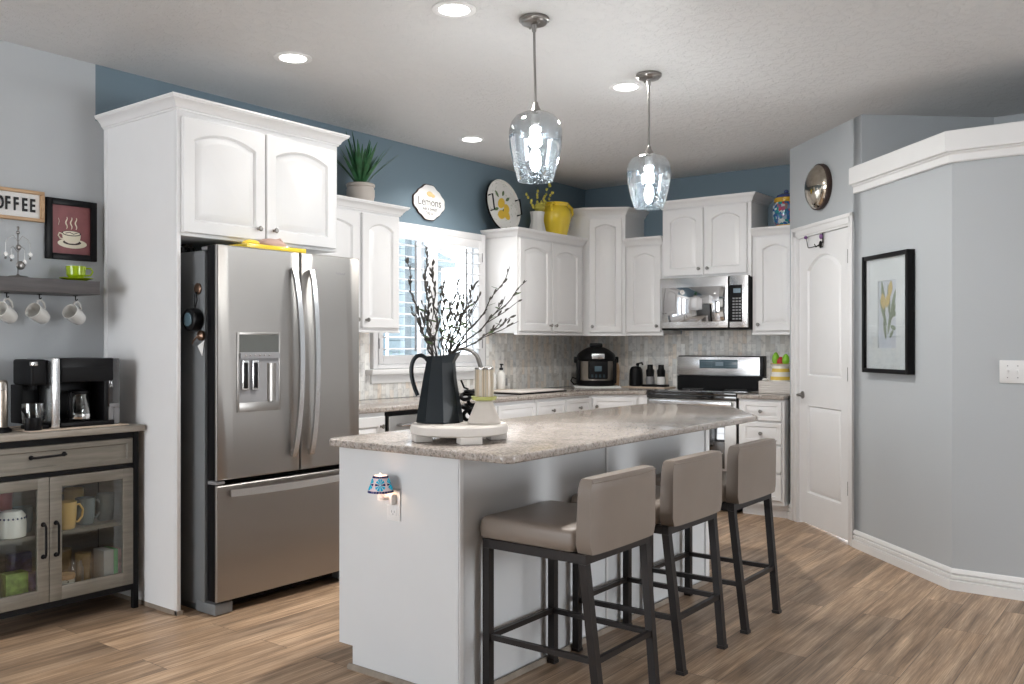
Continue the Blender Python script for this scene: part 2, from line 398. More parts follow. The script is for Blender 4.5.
# ledge trim
prof = [(0.0, 2.305), (0.052, 2.305), (0.055, 2.31), (0.055, 2.408), (0.052, 2.413), (0.0, 2.413)]
prof2 = [(0.0, 2.252), (0.022, 2.252), (0.026, 2.258), (0.026, 2.29), (0.036, 2.298), (0.036, 2.304), (0, 2.304)]
lp = [(5.84, 1.69), (XR, 1.002), (XR, -4.6)]
b = MB(); b.sweep(lp, prof, 1); b.sweep(lp, prof2, 1)
b.prism([(5.84, 1.69), (XR, 1.002), (XR, -4.6), (XR + .15, -4.6), (XR + .15, 0.95), (5.92, 1.62)], 2.37, 2.413)
struct('trim_1', b, 'trim')
# baseboards
bb = [(0, 0.0), (0.020, 0.0), (0.020, 0.050), (0.010, 0.053), (0.010, 0.058), (0.017, 0.062), (0.016, 0.076), (0.006, 0.079), (0.006, 0.085), (0.013, 0.089), (0.010, 0.104), (0.004, 0.112), (0, 0.112)]
def pw(s, d=0.0): v = PM @ Vector((s, -d, 0)); return (v.x, v.y)
b = MB(); b.sweep([pw(0.938), (XR, 1.002), (XR, -4.6)], bb, 1); struct('baseboard_right', b, 'trim')
b = MB(); b.sweep([pw(-0.0), pw(0.055)], bb, 1); struct('baseboard_pantry', b, 'trim')
b = MB(); b.sweep([(-3.5, YL - .001), (2.38, YL - .001)], bb, 1); struct('baseboard_left', b, 'trim')
# unseen rear and side walls; openings added and sized to steer the light
b = MB()
b.box(-3.6, -3.5, -4.6, 1.8, 0, H); b.box(-3.6, -3.5, 4.3, 4.5, 0, H); b.box(-3.6, -3.5, 1.8, 4.3, 2.5, H); b.box(-3.6, -3.5, 1.8, 4.3, 0, 0.3)
struct('wall_rear', b, 'wall_grey')
b = MB()
b.box(-3.5, 3.4, -4.6, -4.5, 0, H); b.box(5.05, XR, -4.6, -4.5, 0, H); b.box(3.4, 5.05, -4.6, -4.5, 2.5, H); b.box(3.4, 5.05, -4.6, -4.5, 0, 0.1)
struct('wall_side', b, 'wall_grey')
b = MB()  # bars of the added rear opening, out of view
for y in (1.8, 3.05, 4.3): b.box(-3.58, -3.5, y - 0.04, y + 0.04, 0.3, 2.5)
for z in (0.34, 1.4, 2.46): b.box(-3.57, -3.51, 1.8, 4.3, z - 0.03, z + 0.03)
struct('added_opening_rear', b, 'trim')
b = MB()  # bars of the added side opening, out of view
for x in (3.4, 4.22, 5.05): b.box(x - 0.05, x + 0.05, -4.58, -4.5, 0.1, 2.5)
for z in (0.14, 2.46): b.box(3.4, 5.05, -4.57, -4.51, z - 0.04, z + 0.04)
struct('added_opening_side', b, 'trim')

# ------------------------------------------------------------------ pantry door
dr = bpy.data.objects.new('door_1', None); COL.objects.link(dr); dr.location = (PO[0], PO[1], 0); dr.rotation_euler = (0, 0, PR); dr['kind'] = 'structure'
b = MB()
def casing_side(x0, x1):
    b.box(x0, x1, -0.014, 0.0, 0, 2.139, 0.003); 
casing_side(0.062, 0.122); casing_side(0.873, 0.933)
b.box(0.062, 0.933, -0.014, 0.0, 2.075, 2.139, 0.003)
b.box(0.058, 0.085, -0.022, -0.014, 0, 2.142, 0.004); b.box(0.91, 0.937, -0.022, -0.014, 0, 2.142, 0.004); b.box(0.058, 0.937, -0.022, -0.014, 2.115, 2.142, 0.004)
b.box(0.115, 0.128, -0.004, 0.06, 0, 2.075); b.box(0.867, 0.88, -0.004, 0.06, 0, 2.075); b.box(0.115, 0.88, -0.004, 0.06, 2.062, 2.075)
b.obj('casing', 'trim', dr)
def outline(x0, x1, z0, z1, arch, n=14):
    """rectangle whose top is an arc of rise arch; z1 is the crest"""
    cx = (x0 + x1) / 2; hw = (x1 - x0) / 2; p = [(x0, z0), (x1, z0)]
    for i in range(n + 1):
        u = 1 - 2 * i / n; p.append((cx + hw * u, z1 - arch * u * u))
    return p
def rect_outline(x0, x1, z0, z1, n=14):
    p = [(x0, z0), (x1, z0)]
    for i in range(n + 1): p.append((x1 + (x0 - x1) * i / n, z1))
    return p
def panel_face(mb, R, Pn, arch, y, depth=0.009, slope=0.03, raised=True, t=None):
    """R outer rectangle, Pn panel rectangle (x0,x1,z0,z1), both in the plane y (front faces -y)"""
    x0, x1, z0, z1 = Pn
    def ins(d, yy): 
        return [(u, yy, v) for u, v in outline(x0 + d, x1 - d, z0 + d, z1 - d, arch * (1 - d / max(0.05, (x1 - x0) / 2)))]
    ls = []
    if t is not None:
        ls.append([(u, y + t, v) for u, v in rect_outline(*R)])
        ls.append([(u, y + 0.004, v) for u, v in rect_outline(*R)])
        ls.append([(u, y, v) for u, v in rect_outline(R[0] + .004, R[1] - .004, R[2] + .004, R[3] - .004)])
    else: ls.append([(u, y, v) for u, v in rect_outline(*R)])
    ls += [ins(0, y), ins(0.004, y + 0.006), ins(0.010, y + depth)]
    if raised: ls += [ins(0.010 + slope, y + 0.002), ins(0.014 + slope, y + 0.001)]
    mb.loops(ls, cap0=(t is not None), cap1=True)
b = MB(); SX0, SX1, SZ0, SZ1 = 0.130, 0.865, 0.015, 2.060
panel_face(b, (SX0, SX1, 0.98, SZ1), (SX0 + .125, SX1 - .125, 1.07, SZ1 - .14), 0.10, 0.012, 0.017, 0.022)
panel_face(b, (SX0, SX1, SZ0, 0.98), (SX0 + .125, SX1 - .125, SZ0 + .22, 0.86), 0.0, 0.012, 0.017, 0.022)
b.box(SX0, SX1, 0.030, 0.047, SZ0, SZ1)
dslab = b.obj('panel', 'white', dr, smooth=25)
b = MB(); kx = SX0 + 0.055
b.lathe([(0.027, 0), (0.027, 0.006), (0.012, 0.010), (0.011, 0.04)], n=20, Mx=T(kx, 0.012, 0.93) @ RX(90))
b.tube([(kx, -0.028, 0.93), (kx + 0.02, -0.034, 0.932), (kx + 0.06, -0.036, 0.928), (kx + 0.10, -0.03, 0.922)], [0.010, 0.009, 0.008, 0.007], 10)
b.obj('handle', 'nickel', dslab)
for hz in (0.36, 1.10, 1.865):
    b = MB(); b.cyl((0.866, -0.006, hz - 0.045), 0.0065, 0.09, 10); b.box(0.846, 0.862, 0.008, 0.0115, hz - .043, hz + .043); b.obj('hinge', 'nickel', dslab)
# over-door hook rack
hk = thing('over_door_hook', 'small dark hook hanger with purple knobs hung over the top of the pantry door', 'hook', (PO[0], PO[1], 0), PR)
b = MB()
cx = 0.51
b.box(cx - .006, cx + .006, -0.002, 0.001, 1.99, 2.058); b.box(cx - 0.006, cx + .006, -.002, .05, 2.0605, 2.0625)
b.tube([(0.305, -0.02, 2.045), (0.305, -0.008, 1.985), (0.31, -0.004, 1.978), (0.50, -0.004, 1.978)], 0.003, 6)
b.sph((cx - .01, -0.012, 1.985), 0.016, 1, .6, 1.4, 10); b.tube([(cx - .02, -0.01, 1.985), (cx - .022, -0.04, 1.965), (cx - .022, -0.05, 1.985)], 0.004, 6)
b.tube([(cx + .02, -0.01, 1.965), (cx + .02, -0.03, 1.955), (cx + .02, -0.035, 1.97)], 0.004, 6)
b.obj('bracket', 'matte_black', hk)
b = MB(); b.sph((0.305, -0.024, 2.052), 0.013, n=12); b.sph((cx, -0.014, 2.035), 0.018, 1, .6, 1.1, 12); b.obj('knob', mat('purple bead', (0.16, 0.06, 0.2), 0.3), hk, )
# round convex wall mirror above the door
b = MB(); Mo = PM @ T(0.46, -0.004, 2.378) @ RX(90)
wm = thing('convex_mirror', 'round bronze framed convex glass disc on the grey wall above the pantry door', 'wall decor', (PO[0], PO[1], 0), PR)
b.lathe([(0.155, 0.0), (0.158, 0.006), (0.158, 0.03), (0.150, 0.035)], n=48, Mx=T(0.49, -0.002, 2.378) @ RX(90)); b.obj('rim', 'darkbrown', wm)
b = MB(); b.lathe([(0.149, 0.036), (0.14, 0.05), (0.12, 0.065), (0.08, 0.082), (0.04, 0.09), (0.0, 0.092)], n=48, Mx=T(0.49, -0.002, 2.378) @ RX(90))
b.obj('disc', mat('antique silvered glass', (0.55, 0.50, 0.43), 0.08, 0.95, var=0.25, vscale=14), wm)

# ------------------------------------------------------------------ framed botanical print, switch
fr = thing('framed_botanical_print', 'black framed botanical print of yellow flowers on the grey diagonal wall', 'picture', (PO[0], PO[1], 0), PR)
def q(s_): return s_
fx0, fx1, fz0, fz1 = 1.105, 1.600, 1.122, 1.833
b = MB(); fw = 0.026; fd = 0.048
b.box(fx0, fx0 + fw, -fd, -0.002, fz0, fz1, .002); b.box(fx1 - fw, fx1, -fd, -0.002, fz0, fz1, .002)
b.box(fx0 + fw, fx1 - fw, -fd, -0.002, fz0, fz0 + fw, .002); b.box(fx0 + fw, fx1 - fw, -fd, -0.002, fz1 - fw, fz1, .002)
b.obj('frame', 'black', fr)
b = MB(); mx0, mx1, mz0, mz1 = fx0 + .15, fx1 - .15, fz0 + .15, fz1 - .16
yb = -0.024
b.box(fx0 + fw, mx0, yb - .004, yb + .004, fz0 + fw, fz1 - fw); b.box(mx1, fx1 - fw, yb - .004, yb + .004, fz0 + fw, fz1 - fw)
b.box(mx0, mx1, yb - .004, yb + .004, fz0 + fw, mz0); b.box(mx0, mx1, yb - .004, yb + .004, mz1, fz1 - fw)
b.obj('mat_board', 'paper', fr)
b = MB(); b.box(mx0, mx1, yb + .004, yb + .006, mz0, mz1)
pcx = (mx0 + mx1) / 2; pr_ = []
def leafshape(x, z, ang, L, W):
    c, s_ = math.cos(ang), math.sin(ang); p = []
    for i in range(13):
        a = i / 12; p.append((a * L, W * math.sin(PI * a) ** .8))
    for i in range(11, 0, -1):
        a = i / 12; p.append((a * L, -W * math.sin(PI * a) ** .8))
    return [(x + u * c - v_ * s_, z + u * s_ + v_ * c) for u, v_ in p]
pap = b.obj('sheet', mat('print paper', (0.66, 0.67, 0.72), 0.6), fr)
b = MB()
b.mi = 0
zb = mz0 + 0.03
for (dx, z0, ang, L, W) in ((-.02, .02, 100, .13, .014), (.0, .05, 75, .16, .014), (-.01, .10, 115, .18, .015), (.02, .12, 60, .13, .014), (.02, .15, 95, .20, .014), (-.03, .17, 100, .21, .017), (.03, .16, 70, .17, .015), (.03, .10, -20, .06, .014), (.03, .16, 15, .07, .016), (.02, .03, 50, .06, .012)):
    b.prism(leafshape(pcx + dx, zb + z0, math.radians(ang), L, W), yb + .0028, yb + .0039, 'xz')
b.mi = 1
for (dx, z0, ang, L, W) in ((-.04, .20, 100, .10, .026), (.02, .27, 80, .10, .022), (-.015, .21, 70, .09, .024)):
    b.prism(leafshape(pcx + dx, zb + z0, math.radians(ang), L, W), yb + .0018, yb + .0030, 'xz')
b.obj('flower_drawing', [mat('print green', (0.22, 0.27, 0.16), 0.6), mat('print yellow', (0.62, 0.46, 0.16), 0.6)], fr)
b = MB(); b.box(fx0 + fw, fx1 - fw, -0.040, -0.037, fz0 + fw, fz1 - fw); b.obj('glass', 'pane', fr)

sw = thing('light_switch', 'white two gang light switch plate on the right grey wall', 'switch', (XR - 0.001, 0.72, 1.154), -PI / 2)
b = MB(); b.box(-0.060, 0.060, -0.006, 0, -0.058, 0.058, 0.003); b.obj('plate', 'trim', sw)
for x in (-0.023, 0.023):
    b = MB(); b.box(x - .006, x + .006, -0.009, -0.006, -.013, .013, .001); b.box(x - .004, x + .004, -0.018, -0.006, 0.0, .009, .001); b.obj('toggle', 'trim', sw)
b = MB()
for x in (-0.023, 0.023):
    for z in (-.03, .03): b.cyl((0, 0, 0), 0.003, .001, 8, Mx=T(x, -.006, z) @ RX(90))
b.obj('screw', 'grey_plastic', sw)

# ------------------------------------------------------------------ cabinets
CROWN = [(0, 0), (0.007, 0), (0.009, 0.008), (0.015, 0.011), (0.020, 0.024), (0.034, 0.040), (0.046, 0.047), (0.048, 0.053), (0.052, 0.055), (0.052, 0.064), (0, 0.064)]
def knob(parent, x, z, y=-0.02):
    b = MB(); b.lathe([(0.008, 0), (0.006, 0.004), (0.005, 0.012), (0.012, 0.018), (0.014, 0.024), (0.010, 0.029), (0.0, 0.030)], n=16, Mx=T(x, y, z) @ RX(90))
    return b.obj('knob', 'nickel', parent)
def cab_door(root, x0, x1, z0, z1, arch=0.035, kn=None, name='door', stile=0.058):
    b = MB(); panel_face(b, (x0, x1, z0, z1), (x0 + stile, x1 - stile, z0 + stile, z1 - stile), arch, -0.020, 0.013, 0.030, t=0.019)
    d = b.obj(name, 'white', root, smooth=20)
    if kn: knob(d, *kn)
    return d
def drawer_front(root, x0, x1, z0, z1, kn=None, st=0.03):
    b = MB(); panel_face(b, (x0, x1, z0, z1), (x0 + st, x1 - st, z0 + st, z1 - st), 0, -0.020, 0.005, 0.012, t=0.019)
    d = b.obj('drawer', 'white', root, smooth=20)
    if kn: knob(d, *kn)
    return d
def crown(root, path, z, side=-1, fill=None):
    b = MB(); b.sweep(path, [(o, z + h_) for o, h_ in CROWN], side)
    if fill: b.prism(fill, z + 0.03, z + 0.0625)
    return b.obj('crown_molding', 'white', root, smooth=25)
G = 'white wall cabinets'
UB = 1.385
# tall end panel and cabinet above the refrigerator
c = thing('refrigerator_cabinet', 'white two door cabinet above the refrigerator with full height side panel', 'cabinet', (2.407, 3.84, 0))
b = MB(); b.box(0, 0.02, 0, 0.668, 0, 2.412); b.box(-.001, 0.0205, -0.001, 0.02, 0, 2.412, .001); b.box(-.003, 0.012, 0.635, 0.668, 0, 2.412, .002)
b.obj('side_panel', 'white', c)
b = MB(); b.box(0.0208, 1.0, 0.0, 0.668, 1.815, 2.412, .0005); b.obj('body', 'white', c)
b = MB(); b.sweep([(-0.001, 0.66), (-0.001, -0.004), (0.03, -0.004)], [(0, 0), (.012, 0), (.012, .02), (0, .022)], -1); b.obj('shoe_molding', 'shoe', c)
cab_door(c, 0.022, 0.497, 1.83, 2.385, 0.045, (0.45, 1.888)); cab_door(c, 0.505, 0.978, 1.83, 2.385, 0.045, (0.55, 1.888))
crown(c, [(0, 0.668), (0, 0), (1.0, 0), (1.0, 0.668)], 2.412, 1, [(0, .668), (0, 0), (1, 0), (1, .668)])
def upper(label, loc, rotz, wd, z0, z1, doors, d=0.33, crown_path='full', arch=0.035, name='wall_cabinet'):
    c = thing(name, label, 'cabinet', (loc[0], loc[1], 0), rotz, G)
    b = MB(); b.box(0, wd, 0, d - .002, z0, z1, .0015); b.obj('body', 'white', c)
    b = MB(); b.box(-0.002, wd + .002, -0.006, 0.03, z0 - 0.016, z0 - .0005, .003); b.obj('light_rail', 'white', c)
    for (x0, x1, side) in doors:
        kx = x0 + 0.03 if side == 'l' else x1 - 0.03
        cab_door(c, x0, x1, z0 + 0.014, z1 - 0.012, arch, (kx, z0 + 0.065))
    paths = {'full': [(0, d - .002), (0, 0), (wd, 0), (wd, d - .002)], 'front': [(0, 0), (wd, 0)], 'left': [(0, d - .002), (0, 0), (wd, 0)], 'right': [(0, 0), (wd, 0), (wd, d - .002)]}
    crown(c, paths[crown_path], z1, 1, [(0, d - .002), (0, 0), (wd, 0), (wd, d - .002)])
    return c
upper('white two door wall cabinet between refrigerator and window with a potted plant on top', (3.42, 4.18), 0, 0.830, UB, 2.14, [(0.03, 0.46, 'r'), (0.485, 0.815, 'l')], crown_path='right')
upper('white two door wall cabinet right of the window with yellow jug on top', (5.552, 4.18), 0, 0.945, UB, 2.14, [(0.016, 0.450, 'r'), (0.462, 0.890, 'l')], crown_path='left')
# tall corner cabinet
cz = math.atan2(3.885 - 4.18, 6.715 - 6.54)
c = thing('corner_cabinet', 'tall single door white corner wall cabinet rising above its neighbours', 'cabinet', (6.54, 4.18, 0), cz, G)
inv = (T(6.54, 4.18, 0) @ Matrix.Rotation(cz, 4, 'Z')).inverted()
def loc2(p): v = inv @ Vector((p[0], p[1], 0)); return (v.x, v.y)
poly = [loc2(p) for p in [(6.54, 4.18), (6.715, 3.885), (7.048, 3.885), (7.048, 4.508), (6.54, 4.508)]]
cw = math.hypot(0.175, 0.295)
b = MB(); b.prism(poly, UB, 2.412); b.obj('body', 'white', c)
b = MB(); b.sweep([poly[4], poly[0], poly[1], poly[2]], [(0, UB - .016), (.006, UB - .016), (.006, UB - .0005), (0, UB - .0005)], 1); b.obj('light_rail', 'white', c)
cab_door(c, 0.03, cw - 0.03, UB + .014, 2.385, 0.03, (0.06, UB + 0.065), stile=0.05)
crown(c, [poly[4], poly[0], poly[1], poly[2]], 2.412, 1, poly)
RB = -PI / 2
upper('short white single door wall cabinet between corner cabinet and microwave', (6.72, 3.883), RB, 0.360, UB, 2.14, [(0.02, 0.345, 'r')], crown_path='front')
upper('white two door wall cabinet directly above the microwave', (6.70, 3.518), RB, 0.775, 1.845, 2.42, [(0.018, 0.372, 'r'), (0.388, 0.745, 'l')], d=0.35, crown_path='full', arch=0.045)
upper('white single door wall cabinet between microwave and pantry wall with painted jar on top', (6.72, 2.741), RB, 0.368, UB, 2.14, [(0.028, 0.345, 'l')], crown_path='front')

# base cabinets along the window wall, corner and beside the range
YB = 3.90
def base_body(c, w, d=0.608, h=0.883):
    b = MB(); b.box(0, w, 0, d, 0.1, h); b.box(0, w, 0.075, d, 0, 0.1); b.obj('body', 'white', c)
BG = 'white base cabinets'
c = thing('base_cabinet', 'white base cabinet between refrigerator and dishwasher with a small knob', 'cabinet', (3.44, YB, 0), 0, BG)
base_body(c, 0.40); cab_door(c, 0.012, 0.388, 0.12, 0.86, 0, (0.35, 0.80))
c = thing('base_cabinet', 'white sink base cabinet behind the pitcher with plain false fronts', 'cabinet', (4.465, YB, 0), 0, BG)
base_body(c, 0.93)
drawer_front(c, 0.015, 0.46, 0.72, 0.86); drawer_front(c, 0.475, 0.915, 0.72, 0.86)
cab_door(c, 0.015, 0.46, 0.12, 0.705, 0, (0.43, 0.65)); cab_door(c, 0.475, 0.915, 0.12, 0.705, 0, (0.505, 0.65))
c = thing('base_cabinet', 'white base cabinet with two knobbed drawers right of the sink cabinet', 'cabinet', (5.40, YB, 0), 0, BG)
base_body(c, 0.765)
drawer_front(c, 0.012, 0.385, 0.72, 0.86, (0.2, 0.79)); drawer_front(c, 0.40, 0.755, 0.72, 0.86, (0.578, 0.79))
cab_door(c, 0.012, 0.385, 0.12, 0.705, 0, (0.355, 0.65)); cab_door(c, 0.40, 0.755, 0.12, 0.705, 0, (0.43, 0.65))
ca = math.atan2(3.60 - 3.90, 6.44 - 6.17)
c = thing('base_cabinet', 'white diagonal corner base cabinet below the pressure cooker', 'cabinet', (6.168, 3.90, 0), ca, BG)
inv = (T(6.168, 3.90, 0) @ Matrix.Rotation(ca, 4, 'Z')).inverted()
poly = [loc2(p) for p in [(6.168, 3.90), (6.44, 3.60), (6.44, 3.522), (7.045, 3.522), (7.045, 4.505), (6.168, 4.505)]]
b = MB(); b.prism(poly, 0.0, 0.883); b.obj('body', 'white', c)
cw = math.hypot(0.27, 0.30); drawer_front(c, 0.02, cw - .02, 0.72, 0.86, (0.05, 0.79)); cab_door(c, 0.02, cw - .02, 0.12, 0.705, 0, (0.05, 0.65))
c = thing('drawer_cabinet', 'white four drawer base cabinet between range and pantry door', 'cabinet', (6.44, 2.735, 0), RB, BG)
b = MB(); b.box(0, 0.352, 0, 0.605, 0.1, 0.883); b.box(0, 0.352, 0.075, 0.605, 0, 0.1); b.obj('body', 'white', c)
for z0, z1 in ((0.725, 0.865), (0.552, 0.710), (0.345, 0.537), (0.135, 0.330)): drawer_front(c, 0.032, 0.335, z0, z1, (0.183, (z0 + z1) / 2))

# worktops
b = MB(); o_ = 0.028
b.prism([(3.435, YB - o_), (6.155, YB - o_), (6.412, 3.59), (6.412, 3.521), (XB - .003, 3.521), (XB - .003, YL - .003), (3.435, YL - .003)], 0.885, 0.915, bev=0.007)
tag(b.obj('worktop', 'granite'), 'long speckled granite worktop running under the window and around the corner', 'worktop')
b = MB(); b.prism([(6.412, 2.379), (6.412, 2.738), (XB - .003, 2.738), (XB - .003, 2.379)], 0.885, 0.915, bev=0.007)
tag(b.obj('worktop', 'granite'), 'short granite worktop right of the range above four drawers', 'worktop')
b = MB()
b.box(3.44, 4.236, YL - .012, YL - .001, 0.916, UB - .001); b.box(4.236, 5.56, YL - .012, YL - .001, 0.916, 1.02)
b.box(4.236, 4.290, YL - .012, YL - .001, 1.02, UB - .001)
b.box(5.56, XB - .013, YL - .012, YL - .001, 0.916, UB - .001)
tag(b.obj('backsplash', 'tile_x'), 'marble mosaic backsplash on the window wall', 'backsplash')
b = MB(); b.box(XB - .012, XB - .001, 2.375, YL - .001, 0.916, UB - .001); b.box(XB - .012, XB - .001, 2.76, 3.51, UB - .001, 1.42)
tag(b.obj('backsplash', 'tile_y'), 'marble mosaic backsplash on the wall behind the range', 'backsplash')

# ------------------------------------------------------------------ window with plantation shutters
win = bpy.data.objects.new('window_1', None); COL.objects.link(win); win['kind'] = 'structure'; win.location = (4.9, YL, 1.1)
b = MB()
FX0, FX1, FZ0, FZ1 = 4.292, 5.515, 1.125, 2.165
fy0, fy1 = YL - 0.045, YL - 0.001
b.box(FX0, FX0 + .045, fy0, fy1, FZ0, FZ1, .003); b.box(FX1 - .045, FX1, fy0, fy1, FZ0, FZ1, .003)
b.box(FX0 + .045, FX1 - .045, fy0, fy1, FZ1 - .05, FZ1, .003); b.box(FX0 + .045, FX1 - .045, fy0, fy1, FZ0, FZ0 + .03, .003)
b.obj('window_frame', 'shutter', win, world=True)
b = MB(); b.box(4.245, 5.555, YL - .085, YL - .001, 1.085, 1.122, .006); b.obj('window_sill', 'trim', win, world=True)
b = MB(); b.box(4.29, 5.52, YL - .03, YL - .001, 1.022, 1.084, .004); b.obj('apron', 'trim', win, world=True)
b = MB()   # sash in the wall thickness
for x0, x1 in ((WX0, WX0 + .03), (4.90, 4.935), (WX1 - .02, WX1)): b.box(x0, x1, YL + .08, YL + .12, WZ0, WZ1)
b.box(WX0, WX1, YL + .081, YL + .119, WZ0, WZ0 + .035); b.box(WX0, WX1, YL + .081, YL + .119, WZ1 - .035, WZ1)
b.obj('sash', 'shutter', win, world=True)
b = MB()
b.box(WX1 - .006, WX1 - .0005, YL + .0005, YL + .0795, WZ0, WZ1); b.box(WX0 + .0005, WX0 + .006, YL + .0005, YL + .0795, WZ0, WZ1); b.box(WX0 + .006, WX1 - .006, YL + .0005, YL + .0795, WZ1 - .006, WZ1 - .0005)
b.obj('jamb', 'shutter', win, world=True)
b = MB(); b.box(WX0 + .03, WX1 - .02, YL + .098, YL + .102, WZ0 + .035, WZ1 - .035); b.obj('pane', 'pane', win, world=True)
for k, (x0, x1, lo, hi) in enumerate(((4.339, 4.898, 4.382, 4.850), (4.901, 5.468, 4.945, 5.422))):
    s_ = thing('shutter', ('left' if k == 0 else 'right') + ' hand white louvred plantation shutter panel in the kitchen window', 'shutter', ((x0 + x1) / 2, YL - .045, 1.16), 0)
    b = MB(); y0, y1 = YL - .050, YL - .018
    b.box(x0, lo, y0, y1, 1.157, 2.113, .003); b.box(hi, x1, y0, y1, 1.157, 2.113, .003)
    b.box(lo, hi, y0, y1, 1.157, 1.218, .002); b.box(lo, hi, y0, y1, 2.05, 2.113, .002)
    b.obj('frame', 'shutter', s_, world=True)
    b = MB(); nz_ = 10
    for i in range(nz_):
        z = 1.262 + i * 0.0828
        pr2 = [(.0445 * math.cos(a), .0052 * math.sin(a)) for a in [2 * PI * j / 14 for j in range(14)]]
        b.prism(pr2, lo + .002, hi - .002, 'yz', Mx=T(0, YL - .034, z) @ RX(3))
    b.obj('louvre', 'shutter', s_, world=True)
    b = MB(); rx = lo + 0.285; b.box(rx - .005, rx + .005, YL - .092, YL - .080, 1.245, 2.035, .002); b.obj('tilt_rod', mat('backlit rod grey', (.22, .22, .23), .5), s_, world=True)  # white rod coloured grey: its backlit shade is put into the colour
    b = MB(); hx = x0 - .002 if k == 0 else x1 - .006
    for z in (1.30, 1.98): b.box(hx, hx + .008, YL - .054, YL - .049, z - .035, z + .035, .001)
    b.obj('hinge', 'grey_plastic', s_, world=True)

# ------------------------------------------------------------------ outdoors through the window
b = MB(); b.box(2, 16, 4.8, 16, -0.25, -0.15); struct('ground', b, 'outgrass')
h_ = thing('neighbouring_house', 'blue grey sided house beyond the shutters', 'building', (6.5, 8.4, -0.15))
b = MB()
for i in range(22): b.box(4.5, 8.45, 8.2 + .0, 8.26, -0.15 + i * .15, -0.155 + (i + 1) * .15, .004)
b.box(4.5, 8.45, 8.27, 10, -0.15, 3.15); b.obj('siding', 'siding', h_, world=True)
b = MB(); b.prism([(4.2, 3.1), (8.7, 3.1), (6.5, 4.4)], 8.0, 10.2, 'xz'); b.obj('roof', 'grey_plastic', h_, world=True)
for wx in (5.4, 7.2):
    b = MB(); b.box(wx, wx + .9, 8.15, 8.2, 0.9, 2.1); f_ = b.obj('window_frame', 'house_trim', h_, world=True)
    b = MB(); b.box(wx + .08, wx + .82, 8.13, 8.15, .98, 2.02); b.obj('pane', 'display', f_, world=True)
g_ = thing('garden_shed', 'low pale blue outbuilding right of the house seen through the shutters', 'building', (9.6, 9.6, -0.15))
b = MB(); b.box(9.3, 9.95, 8.9, 10.4, -0.15, 2.45); b.obj('wall', 'siding', g_, world=True)
b = MB(); b.prism([(9.15, 2.45), (10.1, 2.45), (10.1, 2.55), (9.15, 2.8)], 8.75, 10.5, 'xz'); b.obj('roof', 'siding', g_, world=True)

# ------------------------------------------------------------------ refrigerator
f = thing('refrigerator', 'stainless steel french door refrigerator with bottom freezer drawer', 'refrigerator', (2.955, 4.05, 0))
FXL, FXR = 2.503, 3.412; YF = 3.66
b = MB(); b.box(FXL + .004, FXR - .004, 3.765, 4.47, 0.035, 1.745, .006)
b.box(FXL + .02, FXR - .02, 3.84, 4.40, 0.0, 0.035)
b.obj('body', 'fridge_side', f, world=True)
b = MB(); b.box(FXL + .03, FXR - .03, 3.735, 3.764, 0.07, 1.74); b.obj('gasket', 'black', f, world=True)
def fdoor(x0, x1, z0, z1, name):
    b = MB(); n = 16; y0, y1 = YF, 3.738
    ls = []
    # gently bowed front
    def ring(ins, yy, bow):
        p = []
        for i in range(n + 1):
            u = i / n; p.append((x0 + ins + (x1 - x0 - 2 * ins) * u, yy - bow * (1 - (2 * u - 1) ** 2), z0 + ins))
        for i in range(n, -1, -1):
            u = i / n; p.append((x0 + ins + (x1 - x0 - 2 * ins) * u, yy - bow * (1 - (2 * u - 1) ** 2), z1 - ins))
        return p
    b.loops([ring(0, y0 + .014, 0), ring(0, y0 + .008, .004), ring(0.002, y0 + .003, .004), ring(0.007, y0, .004)])
    d_ = b.obj(name, ['steel'], f, world=True, smooth=30)
    b = MB(); b.box(x0 + .001, x1 - .001, y0 + .0145, y1, z0 + .001, z1 - .001, .002); b.obj('door_edge', 'black', d_, world=True)
    return d_
d1 = fdoor(FXL, 2.997, 0.645, 1.768, 'door'); d2 = fdoor(3.003, FXR, 0.645, 1.768, 'door'); d3 = fdoor(FXL, FXR, 0.068, 0.622, 'freezer_drawer')
def vhandle(x, parent, tilt):
    b = MB(); pts = []; n = 18
    for i in range(n + 1):
        u = i / n; z = 0.722 + (1.682 - 0.722) * u; s_ = 1 - (2 * u - 1) ** 2
        pts.append((x + tilt * s_, YF - 0.018 - 0.050 * s_ ** .75, z))
    lp_ = []
    for i, p in enumerate(pts):
        hw = 0.014; ty = 0.007
        lp_.append([(p[0] - hw, p[1] - ty, p[2]), (p[0] + hw, p[1] - ty, p[2]), (p[0] + hw, p[1] + ty, p[2]), (p[0] - hw, p[1] + ty, p[2])])
    b.loops(lp_)
    b.box(x - .012, x + .012, YF - .02, YF - .003, 0.724, 0.75); b.box(x - .012, x + .012, YF - .02, YF - .003, 1.655, 1.68)
    b.obj('handle', 'steel_bright', parent, world=True)
vhandle(2.943, d1, 0.012); vhandle(3.057, d2, -0.0)
b = MB(); lp_ = []
for i in range(19):
    u = i / 18; x = 2.565 + (3.35 - 2.565) * u; s_ = 1 - (2 * u - 1) ** 2; y = YF - .018 - .045 * s_ ** .75
    lp_.append([(x, y - .007, .566), (x, y - .007, .600), (x, y + .007, .600), (x, y + .007, .566)])
b.loops(lp_); b.box(2.567, 2.59, YF - .02, YF - .003, .57, .596); b.box(3.325, 3.348, YF - .02, YF - .003, .57, .596)
b.obj('handle', 'steel_bright', d3, world=True)
